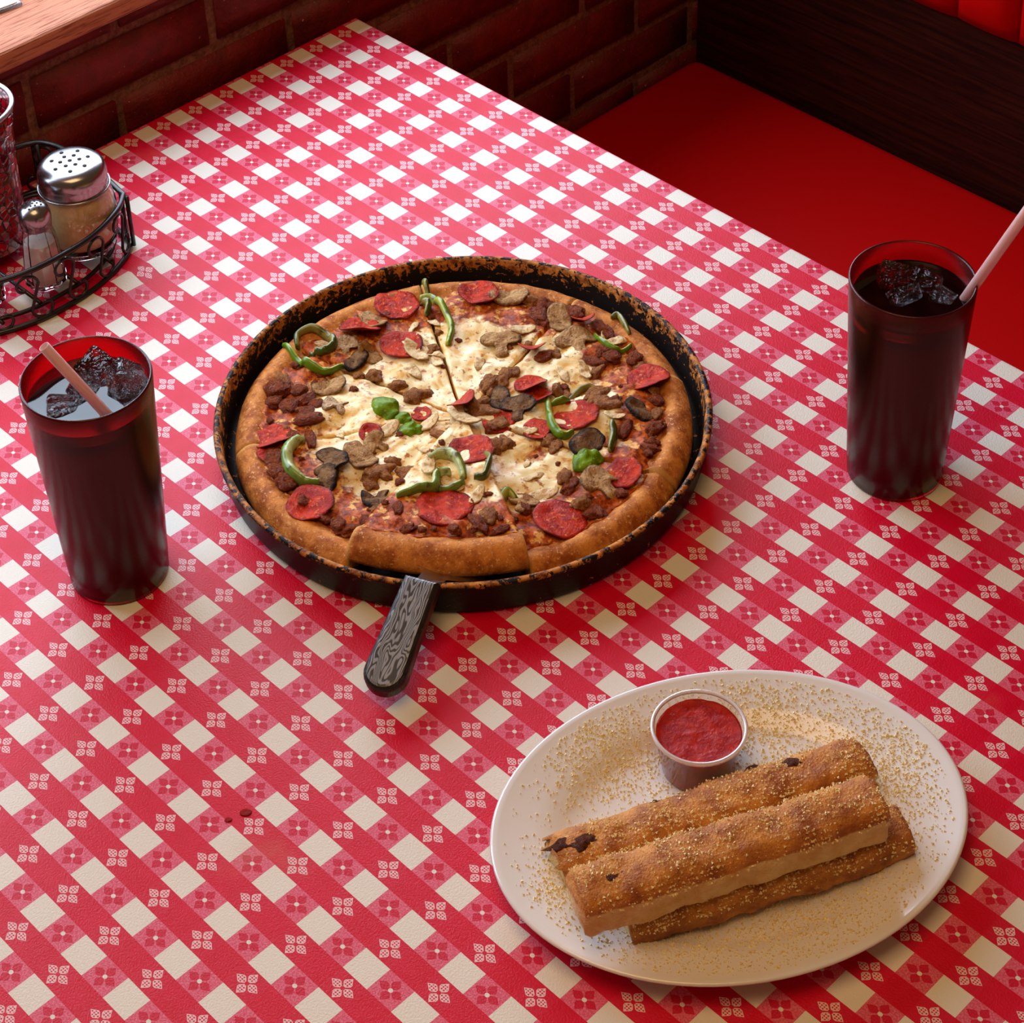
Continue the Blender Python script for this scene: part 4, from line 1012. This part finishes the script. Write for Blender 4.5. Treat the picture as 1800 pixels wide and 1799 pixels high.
# salt and pepper
def shaker(label, loc, filling, fmat):
    t = thing('table_shaker', label, 'shaker', loc, 'small glass shakers in the caddy')
    mb = MB(); n = 10
    mb.lathe([(0.0005, 0.0), (0.0150, 0.0), (0.0168, 0.002), (0.0164, 0.010), (0.0135, 0.044), (0.0115, 0.052), (0.0108, 0.056), (0.0108, 0.060), (0.0096, 0.060), (0.0096, 0.054), (0.0118, 0.044), (0.0146, 0.010), (0.0140, 0.004), (0.0005, 0.0035)], n)
    obj('glass_body', mb.mesh('glass_body', False), M_GLASS, t)
    mb = MB(); mb.lathe([(0.0005, 0.004), (0.0136, 0.0045), (0.0142, 0.010), (0.0122, 0.036), (0.0116, 0.0395), (0.0005, 0.0400)], n)
    obj(filling, mb.mesh(filling, False), fmat, t)
    mb = MB(); mb.lathe([(0.0116, 0.0535), (0.0122, 0.055), (0.0119, 0.0565), (0.0125, 0.058), (0.0128, 0.062), (0.0126, 0.0655), (0.0115, 0.0695), (0.0085, 0.0730), (0.004, 0.0748), (0.0005, 0.0752)], 40)
    l = obj('lid', mb.mesh('lid'), M_CHROME, t)
    z_ = lambda r: 0.0752 - 0.0022 * (r / 0.0085) ** 2
    holes(l, [(0, 0)] + [(0.0033 * math.cos(k * PI / 3), 0.0033 * math.sin(k * PI / 3)) for k in range(6)] + [(0.0064 * math.cos(k * PI / 5 + .2), 0.0064 * math.sin(k * PI / 5 + .2)) for k in range(10)], 0.00085, z_, 0)
shaker('small faceted salt shaker with white salt in front of the cheese shaker', (-0.3815, 0.1990, FLZ), 'salt', powder('salt_grains', rgb(236, 222, 214), rgb(222, 200, 190)))
shaker('small faceted pepper shaker beside the salt shaker at the left', (-0.3960, 0.1510, FLZ), 'pepper', powder('ground_pepper', rgb(150, 96, 66), rgb(110, 66, 44)))
# red mosaic candle glass
def make_mosaic():
    m = Mat('red_crackle_glass', rough=0.12, Coat_Weight=0.6)
    d = m.voro(150, 'DISTANCE_TO_EDGE'); cc = m.voro(150, 'F1', None, 1)
    sp_ = m.n('ShaderNodeSeparateColor'); m.link(cc, sp_.inputs[0])
    c = m.mix(sp_.outputs[0], rgb(96, 2, 16), rgb(196, 12, 36))
    c = m.mix(m.math('GREATER_THAN', sp_.outputs[1], 0.86), c, rgb(220, 120, 130))
    m.set('Base Color', m.mix(m.math('LESS_THAN', d, 0.05), c, (0.012, 0.004, 0.004)))
    m.bump(m.math('ADD', m.ramp(d, 0.0, 0.12), sp_.outputs[2]), 0.9, 0.0016)
    return m.m
cg = thing('candle_glass', 'tall red crackled mosaic candle glass with silvery rim in the caddy', 'candle holder', (-0.4618, 0.1965, FLZ))
mb = MB(); mb.lathe([(0.0005, 0.0), (0.030, 0.0), (0.033, 0.003), (0.0345, 0.02), (0.0350, 0.06), (0.0370, 0.105), (0.0405, 0.1285), (0.0385, 0.1285), (0.0350, 0.105), (0.0330, 0.06), (0.0325, 0.02), (0.031, 0.008), (0.0005, 0.007)], 64)
obj('glass_body', mb.mesh('glass_body'), make_mosaic(), cg)
mb = MB(); mb.tube([(0.0396 * math.cos(a), 0.0396 * math.sin(a), 0.1292) for a in [2 * PI * k / 48 for k in range(48)]], 0.0021, 8, True)
obj('rim', mb.mesh('rim'), plain('pewter_rim', (0.35, 0.34, 0.34), 0.35, None, Metallic=0.8), cg)
mb = MB(); mb.lathe([(0.0005, 0.008), (0.028, 0.008), (0.028, 0.05), (0.025, 0.052), (0.0005, 0.051)], 32)
obj('candle', mb.mesh('candle'), plain('red_wax', rgb(120, 10, 14), 0.5), cg)

# clear acrylic sign holder on the sill with a white card
Sa, Sb = at(0, 24, 0.1275), at(40, 9, 0.1275)
sd = (Sb - Sa); sd.z = 0; sd.normalize()
sign = thing('sign_holder', 'flat clear acrylic sign holder with white card lying on the sill', 'sign holder', (Sb.x, Sb.y, 0.1272), None, (0, 0, math.atan2(sd.y, sd.x)))
obj('acrylic_block', bevel_box('acrylic_block', -0.16, 0.0, 0.0, 0.09, 0, 0.0035, 0.0008), plain('acrylic', (0.9, 0.9, 0.93), 0.05, None, Transmission_Weight=0.85, IOR=1.45), sign)
obj('card', bevel_box('card', -0.157, -0.004, 0.0015, 0.088, 0.0036, 0.0046, 0), plain('white_card', rgb(245, 245, 245), 0.6), sign)

# drops of sauce spilt on the cloth
for u, v, s_, lab in ((430, 1429, 0.0030, 'larger red sauce drop on the cloth at lower left'), (400, 1442, 0.0019, 'smaller red sauce drop on the cloth at lower left')):
    mb = MB(); mb.lathe([(1.0, 0.0), (0.9, 0.18), (0.6, 0.34), (0.25, 0.42), (0.02, 0.43)], 20, cap0=True)
    mb.v = [(x * (1.5 if x > 0 else 1.0), y * (1 + 0.2 * nz(x, y, s_ * 1000)), z) for x, y, z in mb.v]
    o = obj('sauce_drop', mb.mesh('sauce_drop'), M_SAUCE, None, at(u, v, 0.0002), (0, 0, 0.9), s_)
    tag(o, lab, 'sauce drop', 'sauce drops on the tablecloth')
